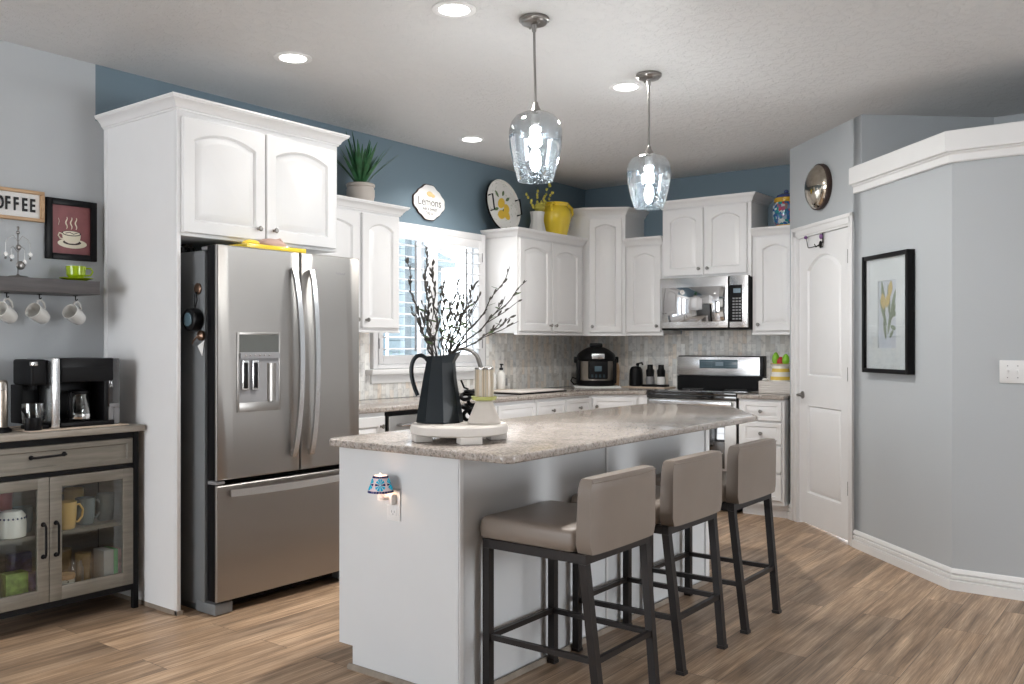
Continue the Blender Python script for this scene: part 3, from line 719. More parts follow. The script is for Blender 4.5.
# dispenser
b = MB(); dx0, dx1, dz0, dz1 = 2.612, 2.870, 0.965, 1.352; yd = YF - .0075
b.mi = 0
for (a0, a1, c0, c1) in ((dx0, dx0 + .012, dz0, dz1), (dx1 - .012, dx1, dz0, dz1), (dx0 + .012, dx1 - .012, dz1 - .012, dz1), (dx0 + .012, dx1 - .012, dz0, dz0 + .045)): b.box(a0, a1, yd, YF + .0, c0, c1, .001)
b.mi = 1; b.box(dx0 + .012, dx1 - .012, YF - .006, YF - .0005, 1.255, 1.340)
b.mi = 2; b.box(dx0 + .012, dx1 - .012, YF - .0058, YF - .0005, dz0 + .045, 1.255)
b.box(dx0 + .014, dx1 - .014, YF - .018, YF - .004, 1.225, 1.250)
b.mi = 3; b.box(dx0 + .02, dx0 + .058, YF - .020, YF - .006, 1.07, 1.215, .003); b.box(dx0 + .078, dx0 + .116, YF - .020, YF - .006, 1.07, 1.215, .003)
b.mi = 4; b.box(dx0 + .028, dx0 + .050, YF - .023, YF - .020, 1.08, 1.205, .001); b.box(dx0 + .086, dx0 + .108, YF - .023, YF - .020, 1.08, 1.205, .001)
b.mi = 0; b.lathe([(0.042, 0), (0.042, .19)], (dx1 - .056, YF + .026, dz0 + .045), 24)
for i in range(6): b.sph((dx0 + .04 + i * .028, YF - .018, 1.240), .005, n=8)
b.obj('dispenser', ['steel', mat('grey green control glass', (.10, .105, .10), .2), 'grey_plastic', 'steel_bright', 'black'], d1, world=True)
b = MB(); b.text('Whirlpool', 0.020, 0.0004, T(3.26, YF - .0035, 1.675)); b.obj('badge', 'grey_plastic', d2, world=True)
b = MB(); b.box(FXL - .0, FXL + .10, 3.675, 3.83, 0.004, 0.058, .006); b.obj('foot', 'fridge_side', f, world=True)
b = MB(); b.box(FXR - .10, FXR, 3.675, 3.83, 0.004, 0.058, .006); b.obj('foot', 'fridge_side', f, world=True)
b = MB(); b.box(FXL + .10, FXR - .10, 3.775, 3.79, 0.012, 0.062); b.obj('kick_grille', 'black', f, world=True)
b = MB(); b.box(FXL + .01, FXL + .09, 3.70, 3.80, 1.747, 1.764, .004); b.box(FXL - .0, FXL + .05, 3.668, 3.735, 0.625, 0.642, .003); b.obj('hinge_cover', 'grey_plastic', f, world=True)
# magnets on the refrigerator side
sx = FXL + .003
b = MB(); b.lathe([(.028, 0), (.028, .006), (.022, .010), (0, .011)], n=24, Mx=T(sx, 3.815, 1.562) @ RY(-90))
tag(b.obj('magnet', 'bronze', None), 'round bronze magnet on the refrigerator side, topmost of the hung items', 'magnet')
tm = thing('kitchen_timer', 'round black timer hanging on the refrigerator side below the bronze magnet', 'timer', (sx - .02, 3.83, 1.412))
b = MB(); b.lathe([(.054, 0), (.057, .006), (.054, .045), (.046, .05), (.044, .047), (0, .047)], n=32, Mx=T(sx - .002, 3.822, 1.412) @ RY(-90)); b.obj('housing', 'black', tm, world=True)
b = MB(); b.lathe([(.034, .048), (.033, .052), (0, .052)], n=28, Mx=T(sx - .002, 3.822, 1.412) @ RY(-90)); b.obj('dial', 'display', tm, world=True)
b = MB(); b.tube([(sx - .012, 3.812, 1.545), (sx - .014, 3.805, 1.505), (sx - .02, 3.812, 1.466), (sx - .014, 3.826, 1.475), (sx - .012, 3.824, 1.535)], .003, 6, True); b.obj('cord', 'black', tm, world=True)
cl = thing('magnet_clip', 'dark magnetic clip holding a small white paper under the timer', 'clip', (sx - .01, 3.785, 1.33))
b = MB(); b.lathe([(.026, 0), (.024, .012), (.010, .022), (0, .023)], n=20, Mx=T(sx, 3.785, 1.335) @ RY(-90)); b.tube([(sx - .02, 3.785, 1.335), (sx - .03, 3.81, 1.31), (sx - .025, 3.825, 1.295)], .004, 6); b.obj('clip', 'bronze', cl, world=True)
b = MB(); b.prism([(3.815, 1.285), (3.760, 1.312), (3.778, 1.238)], sx - .004, sx - .002, 'yz'); b.obj('note', 'paper', cl, world=True)
# things on the refrigerator top
t_ = thing('serving_tray', 'yellow tray with raised rim on the refrigerator top', 'tray', (2.84, 3.78, 1.769))
b = MB(); b.box(2.70, 3.05, 3.695, 3.86, 1.770, 1.776, .002)
for a in ((2.69, 2.705, 3.685, 3.87), (3.045, 3.06, 3.685, 3.87), (2.705, 3.045, 3.685, 3.70), (2.705, 3.045, 3.855, 3.87)): b.box(*a, 1.770, 1.792, .003)
b.box(2.71, 3.04, 3.71, 3.85, 1.769, 1.770)
b.obj('base', 'yellow', t_, world=True)
b = MB(); b.sph((2.755, 3.74, 1.799), .036, 1.35, 1, .55, 16); b.sph((2.798, 3.74, 1.795), .012, 1, .8, .7, 8)
tag(b.obj('lemon', 'yellow'), 'flattened yellow lemon lying left on the yellow tray', 'lemon')
b = MB(); b.sph((2.90, 3.77, 1.805), .065, 1.3, .8, .5, 20); b.sph((2.95, 3.78, 1.80), .045, 1.2, 1, .55, 16); b.tube([(2.91, 3.76, 1.825), (2.94, 3.75, 1.835), (2.98, 3.76, 1.80)], .008, 6)
tag(b.obj('cloth_bundle', 'pink'), 'crumpled pinkish cloth bundle on the yellow tray', 'cloth')
b = MB(); b.box(2.52, 2.70, 4.05, 4.35, 1.747, 1.752)
for i in range(6):
    for j in range(3): b.lathe([(.018, 0), (.022, .035), (.012, .042), (.012, .05)], (2.55 + j * .045, 4.08 + i * .045, 1.752), 10, cap1=True)
tag(b.obj('bottle_tray', 'smoke'), 'clear plastic tray of small containers at the back left of the refrigerator top', 'organizer')

# ------------------------------------------------------------------ dishwasher
d = thing('dishwasher', 'stainless steel dishwasher with black top edge left of the pitcher', 'dishwasher', (4.15, 3.9, 0))
b = MB(); b.box(3.846, 4.46, 3.905, 4.48, 0.09, 0.88); b.box(3.87, 4.44, 3.97, 4.45, 0, 0.09); b.obj('body', 'black', d, world=True)
b = MB(); b.box(3.862, 4.444, 3.880, 3.904, 0.12, 0.855, .004); b.obj('door', 'steel', d, world=True)
b = MB(); b.tube([(3.93, 3.882, .80), (3.93, 3.845, .80), (4.38, 3.845, .80), (4.38, 3.882, .80)], .010, 10); b.obj('handle', 'steel_bright', d, world=True)
# ------------------------------------------------------------------ range
r = thing('range', 'stainless electric range with black glass cooktop and rear control panel', 'range', (6.73, 3.13, 0), 0)
y0, y1 = 2.746, 3.514
b = MB(); b.box(6.47, 7.02, y0, y1, 0.03, 0.900); b.box(6.52, 7.0, y0 + .03, y1 - .03, 0, 0.03); b.obj('body', 'black', r, world=True)
b = MB(); b.box(6.415, 7.02, y0, y1, 0.902, 0.925, .005); b.box(6.418, 6.47, y0, y1, 0.865, 0.902, .003)
ct = b.obj('cooktop', 'black_gloss', r, world=True)
b = MB()
for (x, y, rr_) in ((6.58, 3.32, .10), (6.58, 2.94, .115), (6.86, 3.32, .085), (6.86, 2.94, .085)):
    b.lathe([(rr_, .9254), (rr_, .9257), (rr_ - .004, .9257), (rr_ - .004, .9254)], (x, y, 0), 40, cap0=False, cap1=False)
b.obj('burner_ring', 'grey_plastic', ct, world=True)
b = MB(); b.box(6.432, 6.468, y0 + .006, y1 - .006, 0.225, 0.862, .004); od = b.obj('oven_door', 'steel', r, world=True)
b = MB(); b.box(6.427, 6.431, y0 + .10, y1 - .10, 0.34, 0.70, .001); b.obj('door_glass', 'black_gloss', od, world=True)
b = MB(); b.box(6.385, 6.400, y0 + .03, y1 - .03, 0.822, 0.854, .005); b.box(6.398, 6.432, y0 + .05, y0 + .08, .825, .85); b.box(6.398, 6.432, y1 - .08, y1 - .05, .825, .85); b.obj('handle', 'steel_bright', od, world=True)
b = MB(); b.box(6.432, 6.468, y0 + .006, y1 - .006, 0.05, 0.215, .004); b.obj('storage_drawer', 'steel', r, world=True)
b = MB(); b.box(6.95, 7.035, y0 + .004, y1 - .004, 0.925, 1.03); b.box(6.965, 7.037, y0 + .004, y1 - .004, 1.03, 1.20, .008); b.obj('back_guard', 'black', r, world=True)
b = MB(); b.box(6.957, 6.966, y0 + .03, y1 - .0, 1.035, 1.192, .003); cp = b.obj('control_panel', 'steel_bright', r, world=True)
b = MB(); b.box(6.9535, 6.957, 2.965, 3.305, 1.095, 1.168, .001); dp = b.obj('display', 'display', cp, world=True)
b = MB(); b.mi = 0
b.box(6.9525, 6.9535, 3.09, 3.16, 1.115, 1.150)
for i in range(5):
    for j in range(3):
        b.box(6.9525, 6.9535, 3.19 + i * .022, 3.20 + i * .022, 1.108 + j * .02, 1.114 + j * .02); b.box(6.9525, 6.9535, 2.98 + i * .02, 2.99 + i * .02, 1.108 + j * .02, 1.114 + j * .02)
b.obj('keypad', 'lcd', dp, world=True)
# ------------------------------------------------------------------ microwave
m_ = thing('microwave', 'stainless over the range microwave with reflective door glass', 'microwave', (6.84, 3.135, 1.412))
y0, y1 = 2.750, 3.512; z0, z1 = 1.428, 1.838
b = MB(); b.box(6.665, 7.03, y0, y1, z0 - .004, z1, .003); b.obj('body', 'black', m_, world=True)
b = MB(); b.box(6.668, 7.02, y0 + .004, y1 - .004, 1.412, z0 - .005); b.obj('vent_base', 'black', m_, world=True)
ys = 2.905
b = MB(); b.box(6.638, 6.664, ys + .006, y1, z0, z1, .003); b.mi = 0; md = b.obj('door', 'steel_bright', m_, world=True)
b = MB(); b.box(6.6345, 6.638, 2.955, 3.490, z0 + .05, z1 - .078, .001); b.obj('door_glass', 'mirror_glass', md, world=True)
b = MB(); lp_ = []
for i in range(15):
    u = i / 14; s_ = 1 - (2 * u - 1) ** 2; z = z0 + .055 + (z1 - z0 - .14) * u; x = 6.632 - .035 * s_ ** .6
    lp_.append([(x - .005, 2.935, z), (x - .005, 2.965, z), (x + .005, 2.965, z), (x + .005, 2.935, z)])
b.loops(lp_); b.obj('handle', 'chrome', md, world=True)
b = MB(); b.box(6.641, 6.664, y0, ys - .006, z0, z1, .003); mc = b.obj('control_panel', 'steel_bright', m_, world=True)
b = MB(); b.box(6.637, 6.641, y0 + .045, ys - .008, z0 + .045, z1 - .075, .001); kp = b.obj('keypad', 'black', mc, world=True)
b = MB(); b.mi = 0; b.box(6.636, 6.637, 2.805, 2.865, 1.70, 1.735)
b.mi = 1
for i in range(3):
    for j in range(8): b.box(6.6362, 6.637, 2.802 + i * .026, 2.820 + i * .026, 1.49 + j * .023, 1.502 + j * .023)
b.obj('button', ['lcd', 'grey_plastic'], kp, world=True)

# ------------------------------------------------------------------ island
il = thing('kitchen_island', 'white painted kitchen island with plain end panel', 'island', (3.49, 2.42, 0))
IX0, IX1, IY0, IY1 = 2.44, 4.53, 2.10, 2.735
b = MB(); b.prism([(IY0, 0), (IY1 - .078, 0), (IY1 - .078, 0.092), (IY1, 0.092), (IY1, 0.884), (IY0, 0.884)], IX0, IX0 + .02, 'yz'); b.obj('end_panel', 'island', il, world=True)
b = MB(); b.prism([(IY0 + .004, 0), (IY1 - .08, 0), (IY1 - .08, 0.092), (IY1 - .021, 0.092), (IY1 - .021, 0.884), (IY0 + .004, 0.884)], IX0 + .021, IX1, 'yz'); b.obj('body', 'island', il, world=True)
b = MB(); b.box(IX0, IX0 + .022, IY0 - .004, IY0 + .003, 0, .884, .001); b.box(3.458, 3.474, IY0 - .002, IY0 + .003, 0, .884, .001); b.box(4.488, IX1 + .002, IY0 - .006, IY0 + .003, 0, .884, .002); b.obj('corner_trim', 'trim', il, world=True)
for k, (x0, x1) in enumerate(((2.465, 3.14), (3.15, 3.83), (3.84, 4.52))):
    c_ = MB(); panel_face(c_, (x0, x1, .11, .87), (x0 + .06, x1 - .06, .17, .81), 0, -.0205, .008, .026, t=.019)
    c_.bm.transform(T(x0 + x1, IY1 - .021, 0) @ Matrix.Rotation(PI, 4, 'Z'))
    dd = c_.obj('door', 'white', il, world=True, smooth=20)
b = MB(); b.sweep([(IX0 - .001, IY1 - .06), (IX0 - .001, IY0 - .007), (IX1, IY0 - .007)], [(0, 0), (.013, 0), (.012, .012), (.006, .02), (0, .021)], 1)
b.obj('shoe_molding', 'shoe', il, world=True)
def arc(cx, cy, r_, a0, a1, n=8): return [(cx + r_ * math.cos(math.radians(a0 + (a1 - a0) * i / n)), cy + r_ * math.sin(math.radians(a0 + (a1 - a0) * i / n))) for i in range(n + 1)]
poly = arc(2.425, 1.87, .045, 180, 270) + arc(4.53, 1.90, .075, -90, -48, 5) + arc(4.965, 2.25, .12, -48, 0, 6) + arc(5.01, 2.70, .075, 0, 90) + arc(2.455, 2.70, .075, 90, 180)
b = MB(); b.prism(poly, 0.886, 0.916, bev=0.009)
tag(b.obj('worktop', 'granite', smooth=50), 'large speckled granite island worktop overhanging on the stool side', 'worktop')
# outlet and night light on the island end
oz = 0.678; oy = 2.425
o = thing('wall_outlet', 'white power outlet on the island end panel', 'outlet', (IX0 - .001, oy, oz), -PI / 2)
b = MB(); b.box(-.036, .036, -.005, 0, -.060, .060, .003); b.obj('plate', 'trim', o)
for z in (-.026, .026):
    b = MB(); b.box(-.017, .017, -.0065, -.005, z - .014, z + .014, .002); s_ = b.obj('socket', 'trim', o)
    b = MB()
    for x in (-.007, .007): b.box(x - .0012, x + .0012, -.0069, -.0065, z - .003, z + .006)
    b.cyl((0, 0, 0), .0025, .0004, 8, Mx=T(0, -.0065, z - .008) @ RX(90)); b.obj('slot', 'grey_plastic', s_)
nl = thing('night_light', 'small plug-in night light with turquoise mosaic shade on the island end', 'night light', (IX0 - .001, oy, 0), -PI / 2)
nx, ny = -0.010, -0.062
b = MB(); b.box(-.02, .02, -.034, -.0075, .683, .724, .006); b.tube([(0, -.03, .71), (nx, ny, .712)], .009, 8); b.cyl((nx, ny, .705), .013, .03, 14); b.obj('plug_body', 'trim', nl)
b = MB(); b.sph((nx, ny, .758), .011, 1, 1, 1.6, 12); b.obj('bulb', mat('night bulb', (1, .9, .75), .5, emit=(1, .72, .45), estr=30), nl)
sh0, sh1 = .735, .797
def sp(u, a, o_=0): rr2 = .048 + (.027 - .048) * u + o_; return (nx + rr2 * math.cos(a), ny + rr2 * math.sin(a), sh0 + (sh1 - sh0) * u)
b = MB(); nseg = 28
b.loops([[sp(0, 2 * PI * i / nseg) for i in range(nseg)], [sp(1, 2 * PI * i / nseg) for i in range(nseg)], [sp(1, 2 * PI * i / nseg, -.002) for i in range(nseg)], [sp(0, 2 * PI * i / nseg, -.002) for i in range(nseg)], [sp(0, 2 * PI * i / nseg) for i in range(nseg)]], False, False)
b.obj('shade', 'pale_tile', nl)
b = MB()
for u0, u1 in ((.0, .12), (.88, 1.0)):
    for i in range(nseg):
        b.mi = (i % 3 == 0) * 1; a0, a1 = 2 * PI * (i + .08) / nseg, 2 * PI * (i + .92) / nseg
        b.loops([[sp(u0, a0, .0004), sp(u0, a1, .0004), sp(u1, a1, .0004), sp(u1, a0, .0004)], [sp(u0, a0, .0016), sp(u0, a1, .0016), sp(u1, a1, .0016), sp(u1, a0, .0016)]])
for k in range(5):
    ac = -PI / 2 - .5 + k * 2 * PI / 5
    for j in range(10):
        an = 2 * PI * j / 10; b.mi = 0 if j % 5 == 0 else 2
        def pt(rr3, aa): return sp(.5 + .36 * rr3 * math.sin(aa), ac + .52 * rr3 * math.cos(aa), .0005)
        def po(rr3, aa): return sp(.5 + .36 * rr3 * math.sin(aa), ac + .52 * rr3 * math.cos(aa), .0018)
        q_ = [(.12, an - .15), (.12, an + .15), (1, an + .22), (1, an - .22)]
        b.loops([[pt(*z) for z in q_], [po(*z) for z in q_]])
b.obj('mosaic', ['navy_tile', 'purple', 'blue_tile'], nl)
b = MB(); b.sph((nx, ny, .806), .005, n=8); b.tube([(nx, ny, .74), (nx, ny, .803)], .0015, 6); b.obj('finial', 'chrome', nl)

# ------------------------------------------------------------------ bar stools (origin on the floor, front faces +y)
def make_stool(label, x):
    s_ = thing('bar_stool', label, 'bar stool', (x, 1.85, 0), 0, 'taupe bar stools at the island')
    hw = 0.205; yf, yr = 0.209, -0.205; zt = 0.578
    b = MB(); zf = 0.545
    b.box(-.225, .225, yf - .012, yf + .018, zf, zt); b.box(-.225, .225, yr - .018 , yr + .012, zf, zt)
    b.box(-.225, -.195, yr + .0125, yf - .0125, zf, zt); b.box(.195, .225, yr + .0125, yf - .0125, zf, zt)
    b.obj('seat_frame', 'stool_metal', s_)
    for sgn in (-1, 1):
        b = MB(); x0 = sgn * .210
        b.box(x0 - .015, x0 + .015, yf - .012, yf + .018, 0.0125, zf - .0005); b.box(x0 - .017, x0 + .017, yf - .014, yf + .02, 0, .012); b.obj('leg', 'stool_metal', s_)
        b = MB(); xb = sgn * .190
        def q4(x, y, z, h_=.015): return [(x - h_, y - h_, z), (x + h_, y - h_, z), (x + h_, y + h_, z), (x - h_, y + h_, z)]
        b.loops([q4(xb, yr - .057, .012), q4(x0, yr - .003, zf - .0005)]); b.loops([q4(xb, yr - .058, 0, .018), q4(xb, yr - .057, .014, .018)]); b.obj('leg', 'stool_metal', s_)
    zr = 0.205; yrr = yr - .037
    b = MB(); b.box(-.20, .20, yf - .006, yf + .012, zr, zr + .02); b.obj('footrest', 'stool_metal', s_)
    b = MB(); b.box(-.185, .185, yrr - .009, yrr + .009, zr, zr + .02); b.obj('rail', 'stool_metal', s_)
    for sgn in (-1, 1):
        b = MB(); b.loops([[(sgn * .205 - .009, yf, zr), (sgn * .205 + .009, yf, zr), (sgn * .205 + .009, yf, zr + .02), (sgn * .205 - .009, yf, zr + .02)],
                           [(sgn * .196 - .009, yrr, zr), (sgn * .196 + .009, yrr, zr), (sgn * .196 + .009, yrr, zr + .02), (sgn * .196 - .009, yrr, zr + .02)]]); b.obj('rail', 'stool_metal', s_)
    b = MB(); tb = bmesh.new()
    # cushion with a softly crowned top
    n = 10; rings = []
    def rr_(ins, z, crown_=0):
        x0, x1, y0, y1 = -.228 + ins, .228 - ins, yr + .028 + ins, yf + .034 - ins; p = []; rad = .02
        for cx, cy, a0 in ((x1 - rad, y0 + rad, -90), (x1 - rad, y1 - rad, 0), (x0 + rad, y1 - rad, 90), (x0 + rad, y0 + rad, 180)):
            for i in range(5):
                a = math.radians(a0 + 90 * i / 4); p.append((cx + rad * math.cos(a), cy + rad * math.sin(a), z + crown_))
        return p
    b.loops([rr_(.008, .579), rr_(0, .586), rr_(-.002, .612), rr_(0, .640), rr_(.004, .651), rr_(.012, .657), rr_(.04, .661), rr_(.09, .664), rr_(.15, .665)])
    tb.free(); seat = b.obj('seat', 'leather', s_, smooth=60)
    # backrest: slightly bowed slab leaning back
    b = MB(); lp_ = []; nz_, nx_ = 8, 12
    grid_f = lambda u, v, side: None
    def P(u, v, o_):   # u across -1..1, v up 0..1, o_ thickness offset (0 front .. 1 back)
        z = .579 + (.826 - .579) * v + .006 * (1 - u * u) * (v > .99)
        th = .068 - .010 * v
        bow = .020 * (1 - u * u) * (.35 + .65 * v)          # middle pushed to the back
        yfr = yr + .026 + (-.012) * v - bow
        return (u * .228, yfr - th * o_, z)
    loops_ = []
    for k in range(nz_ + 1):
        v = k / nz_; ins = .0; sh_ = {0: .94, nz_: .965}.get(k, 1.0)
        us = [-1 + 2 * i / nx_ for i in range(nx_ + 1)]
        p = []
        for u in us: p.append(P(u * sh_, v, .06 if abs(u) > .99 else 0))
        p.append(P(1.0 * sh_, v, .5))
        for u in us[::-1]: p.append(P(u * sh_, v, .94 if abs(u) > .99 else 1))
        p.append(P(-1.0 * sh_, v, .5)); loops_.append(p)
    top = []
    for p in loops_[-1]: top.append((p[0] * .975, p[1] + (.006 if p[1] < yr - .015 else -.006) , p[2] + .009))
    loops_.append(top); b.loops(loops_)
    b.obj('backrest', 'leather', s_, smooth=50)
    b = MB(); 
    b.tube([P(u, .985, 1.0)[:2] + (P(u, .985, 1)[2] + .002,) for u in [-.97 + 1.94 * i / 12 for i in range(13)]], .0022, 5); b.obj('piping', 'leather', s_)
    return s_
make_stool('taupe padded bar stool nearest the camera, at the near end of the island', 2.772)
make_stool('taupe padded bar stool in the middle of the row of three', 3.372)
make_stool('taupe padded bar stool at the far end of the island, nearest the range', 4.0)

# ------------------------------------------------------------------ centrepiece on the island
Z0 = 0.917; TX, TY = 2.660, 2.286
b = MB(); Rr = .192
b.lathe([(Rr - .012, .026), (Rr - .002, .032), (Rr, .045), (Rr - .002, .060), (Rr - .008, .066), (0, .066)], (TX, TY, Z0), 56)
for a in (235, 325, 145, 55):
    ax = math.radians(a); ca_, sa_ = math.cos(ax), math.sin(ax)
    Mx_ = T(TX + .148 * ca_, TY + .148 * sa_, Z0) @ Matrix.Rotation(ax, 4, 'Z')
    b.box(-.032, .036, -.042, .042, 0, .028, .003, Mx=Mx_)
tag(b.obj('riser_tray', 'riser'), 'round whitewashed riser on block feet standing on the island', 'tray')
ZT = Z0 + .0665
pt_ = thing('pitcher', 'dark faceted metal pitcher filled with budding branches on the white riser', 'pitcher', (2.650, 2.380, ZT))
b = MB(); ns = 8; prof_ = [(.094, 0), (.095, .004), (.083, .08), (.068, .17), (.055, .235), (.0515, .262)]
def oc(r_, z, off=0, rot=22.5 - 62): return [(r_ * math.cos(math.radians(45 * i + rot)), r_ * math.sin(math.radians(45 * i + rot)), z) for i in range(8)]
ls = [oc(r_, z) for r_, z in prof_]
# spout: pull the rim toward local direction to the right of the camera
sd = Vector((.606, -.7955, 0))
def spout(lp_, amt, lift):
    out = []
    for p in lp_:
        v = Vector(p); k = max(0, (Vector((v.x, v.y, 0)).normalized()).dot(sd)); k = k ** 3
        out.append((v.x + sd.x * amt * k, v.y + sd.y * amt * k, v.z + lift * k))
    return out
ls[-2] = spout(ls[-2], .008, .006); ls[-1] = spout(ls[-1], .040, .022)
inner = [[(p[0] * .93, p[1] * .93, p[2]) for p in ls[-1]], [(p[0] * .9, p[1] * .9, p[2] - .03) for p in oc(.052, .235)], [(p[0] * .9, p[1] * .9, p[2]) for p in oc(.085, .01)]]
b.loops(ls + inner); b.obj('body', 'pitcher', pt_, smooth=12)
b = MB(); hp = []
for i in range(15):
    u = i / 14
    # cubic bezier in the plane of -sd
    p0, p1, p2, p3 = (.048, .245), (.085, .300), (.150, .240), (.088, .105)
    o1 = (1 - u) ** 3 * p0[0] + 3 * (1 - u) ** 2 * u * p1[0] + 3 * (1 - u) * u * u * p2[0] + u ** 3 * p3[0]
    z1_ = (1 - u) ** 3 * p0[1] + 3 * (1 - u) ** 2 * u * p1[1] + 3 * (1 - u) * u * u * p2[1] + u ** 3 * p3[1]
    hp.append((-sd.x * o1, -sd.y * o1, z1_))
b.tube(hp, .0085, 8, flat=(1, .8)); b.obj('handle', 'pitcher', pt_)
# branches; r = to the camera's right, f = away, z up, relative to the pitcher mouth
Rv = Vector((.606, -.7955, 0)); Fv = Vector((.7955, .606, 0)); PB = Vector((2.650, 2.380, ZT))
def branch(label, dr, df, dz, curve=0.0, side=0, dens=22, leafy=0, thick=.0032, same=False):
    rnd = random.Random(hash(label) % 999 if False else int(abs(dr) * 1e4 + dz * 1e3 + side))
    a_ = rnd.uniform(-.025, .025); base = PB + Rv * a_ + Fv * rnd.uniform(-.02, .02) + Vector((0, 0, .02))
    dl = math.hypot(dr, df); k_ = min(1, .034 / max(dl, .034)) if dl else 0
    mouth = PB + Rv * (dr * k_ * .95) + Fv * (df * k_ * .95) + Vector((0, 0, .26)); tip = PB + Rv * dr + Fv * df + Vector((0, 0, .26 + dz))
    root = thing('branch', label, 'branch', tuple(mouth), 0, 'budding branches in the dark pitcher')
    pts = []; n = 16
    for i in range(n + 1):
        u = i / n; p = mouth.lerp(tip, u) + Rv * curve * math.sin(PI * u) * .5 + Vector((0, 0, 1)) * .0
        p += Rv * .006 * math.sin(u * 17 + side) + Fv * .005 * math.cos(u * 13 + side); pts.append(p)
    b = MB(); b.tube([base] + pts, [thick] + [thick * (1 - .62 * i / n) for i in range(n + 1)], 6)
    if side:
        for (u0, sd_, L) in ((.45, 1, .13), (.6, -1, .10), (.3, -1, .12))[:side]:
            s0 = pts[int(u0 * n)]; d_ = (tip - mouth).normalized(); e = s0 + d_ * L + Rv * sd_ * L * .30
            b.tube([s0, s0.lerp(e, .5) + Rv * .008, e], [.0022, .0018, .0010], 5); pts += [s0.lerp(e, q_) for q_ in (.3, .5, .7, .85, 1)]
    b.obj('stem', 'twig', root, world=True)
    b = MB()
    tot = len(pts)
    for i in range(dens):
        j = int((.12 + .88 * (i + rnd.random() * .5) / dens) * (tot - 1)); p = pts[min(j, tot - 1)]
        q0 = pts[max(0, min(j, tot - 1) - 1)]; d_ = (p - q0); d_ = d_.normalized() if d_.length > 1e-4 else Vector((0, 0, 1))
        p = q0.lerp(p, rnd.random()); sgn = rnd.choice((-1, 1)); ax = (d_ + Rv * sgn * rnd.uniform(.1, .45) + Fv * rnd.uniform(-.3, .3)).normalized()
        L = rnd.uniform(.008, .0145); rot = ax.to_track_quat('Z', 'X').to_matrix().to_4x4()
        b.sph((0, 0, 0), 1, L * .36, L * .36, L, 6, Mx=Matrix.Translation(p + ax * L * .8) @ rot)
    b.obj('bud', 'bud', root, world=True)
    if leafy:
        b = MB()
        for i in range(leafy):
            j = int((.3 + .65 * (i + .3) / leafy) * n); p = pts[j]; sgn = 1 if i % 2 else -1
            ax = (Vector((0, 0, .35)) + Rv * sgn + Fv * rnd.uniform(-.5, .5)).normalized(); L = rnd.uniform(.024, .036)
            rot = ax.to_track_quat('Y', 'Z').to_matrix().to_4x4()
            lf = [(x, y) for x, y in leafshape(0, 0, PI / 2, L, L * .24)]
            b.prism(lf, -.0005, .0005, Mx=Matrix.Translation(p) @ rot @ RY(rnd.uniform(-40, 40)))
        b.obj('leaf', 'leafdark', root, world=True)
branch('tall leaning branch reaching furthest left over the pitcher handle', -.135, .02, .405, -.03, 0, 24)
branch('tallest near upright branch thick with buds in the pitcher', -.055, .01, .455, -.02, 0, 44)
branch('second upright branch close beside the tallest one', -.035, .05, .37, .01, 2, 40, 2)
branch('short bushy branch low at the left of the bouquet', -.070, .00, .180, -.02, 2, 22)
branch('slender central branch ending below the louvre rod', .075, .00, .300, .02, 1, 26, 2)
branch('short central branch with a round bud at its tip', .015, -.04, .270, .01, 1, 22, 2)
branch('branch leaning right below the two longest right ones', .140, .03, .295, .0, 2, 30, 2)
branch('long branch sweeping up to the right in front of the cabinet side', .285, .0, .360, .03, 0, 16, 3)
branch('longest branch reaching furthest right with sparse leaves', .345, .03, .305, .03, 2, 14, 4, .0036)
branch('low branch bending right with forked thin tip', .300, -.05, .165, .03, 2, 16, 3)
for k, (dr_, df_, dz_) in enumerate(((-.075, -.03, .24), (-.01, .06, .20), (.05, -.05, .21), (.10, .05, .22), (-.04, -.05, .16), (.13, -.04, .17), (.03, .02, .25))):
    branch('short budded twig in the dense middle of the pitcher bouquet', dr_, df_, dz_, .01, 1, 9, 3, .0022)
# candle on pedestal
cx_, cy_ = 2.702, 2.195
pd = thing('candle_pedestal', 'grey beige conical stoneware pedestal with olive glass dish on the riser', 'candle holder', (cx_, cy_, ZT))
b = MB(); b.lathe([(.062, 0), (.065, .006), (.060, .02), (.036, .078), (.033, .088), (0, .088)], n=40); b.obj('base', 'ceramic_matte', pd)
b = MB(); b.lathe([(.030, .089), (.046, .092), (.053, .106), (.050, .107), (.044, .098), (0, .097)], n=40); b.obj('dish', 'greenglaze', pd)
cd = thing('candle_jar', 'striped iridescent glass jar candle standing on the pedestal dish', 'candle', (cx_, cy_, ZT + .098))
m = mat('iridescent striped glass', (.5, .5, .45), .3, 0); t = NT(m); tc = t.add('ShaderNodeTexCoord'); wv = t.add('ShaderNodeTexWave'); 
sxyz = t.add('ShaderNodeSeparateXYZ'); t.link(tc.outputs['Object'], sxyz.inputs[0]); at = t.add('ShaderNodeMath', operation='ARCTAN2'); t.link(sxyz.outputs['Y'], at.inputs[0]); t.link(sxyz.outputs['X'], at.inputs[1])
cmbx = t.add('ShaderNodeCombineXYZ'); t.link(at.outputs[0], cmbx.inputs[0]); nn = t.noise(cmbx.outputs[0], 6.0, 2, .7)
t.color(t.ramp(nn, [(.36, (.50, .36, .20)), (.42, (.62, .56, .46)), (.46, (.50, .36, .21)), (.50, (.24, .26, .24)), (.53, (.64, .60, .52)), (.60, (.52, .37, .21))]))
b = MB(); b.lathe([(.034, 0), (.037, .003), (.037, .112), (.034, .112), (.034, .085), (0, .083)], n=36); b.obj('jar', m, cd)
b = MB(); b.lathe([(.0355, .1125), (.037, .114), (.037, .120), (.035, .121), (0.034, .116), (.0335, .1125)], n=36, cap0=False, cap1=False); b.obj('rim', 'steel', cd)
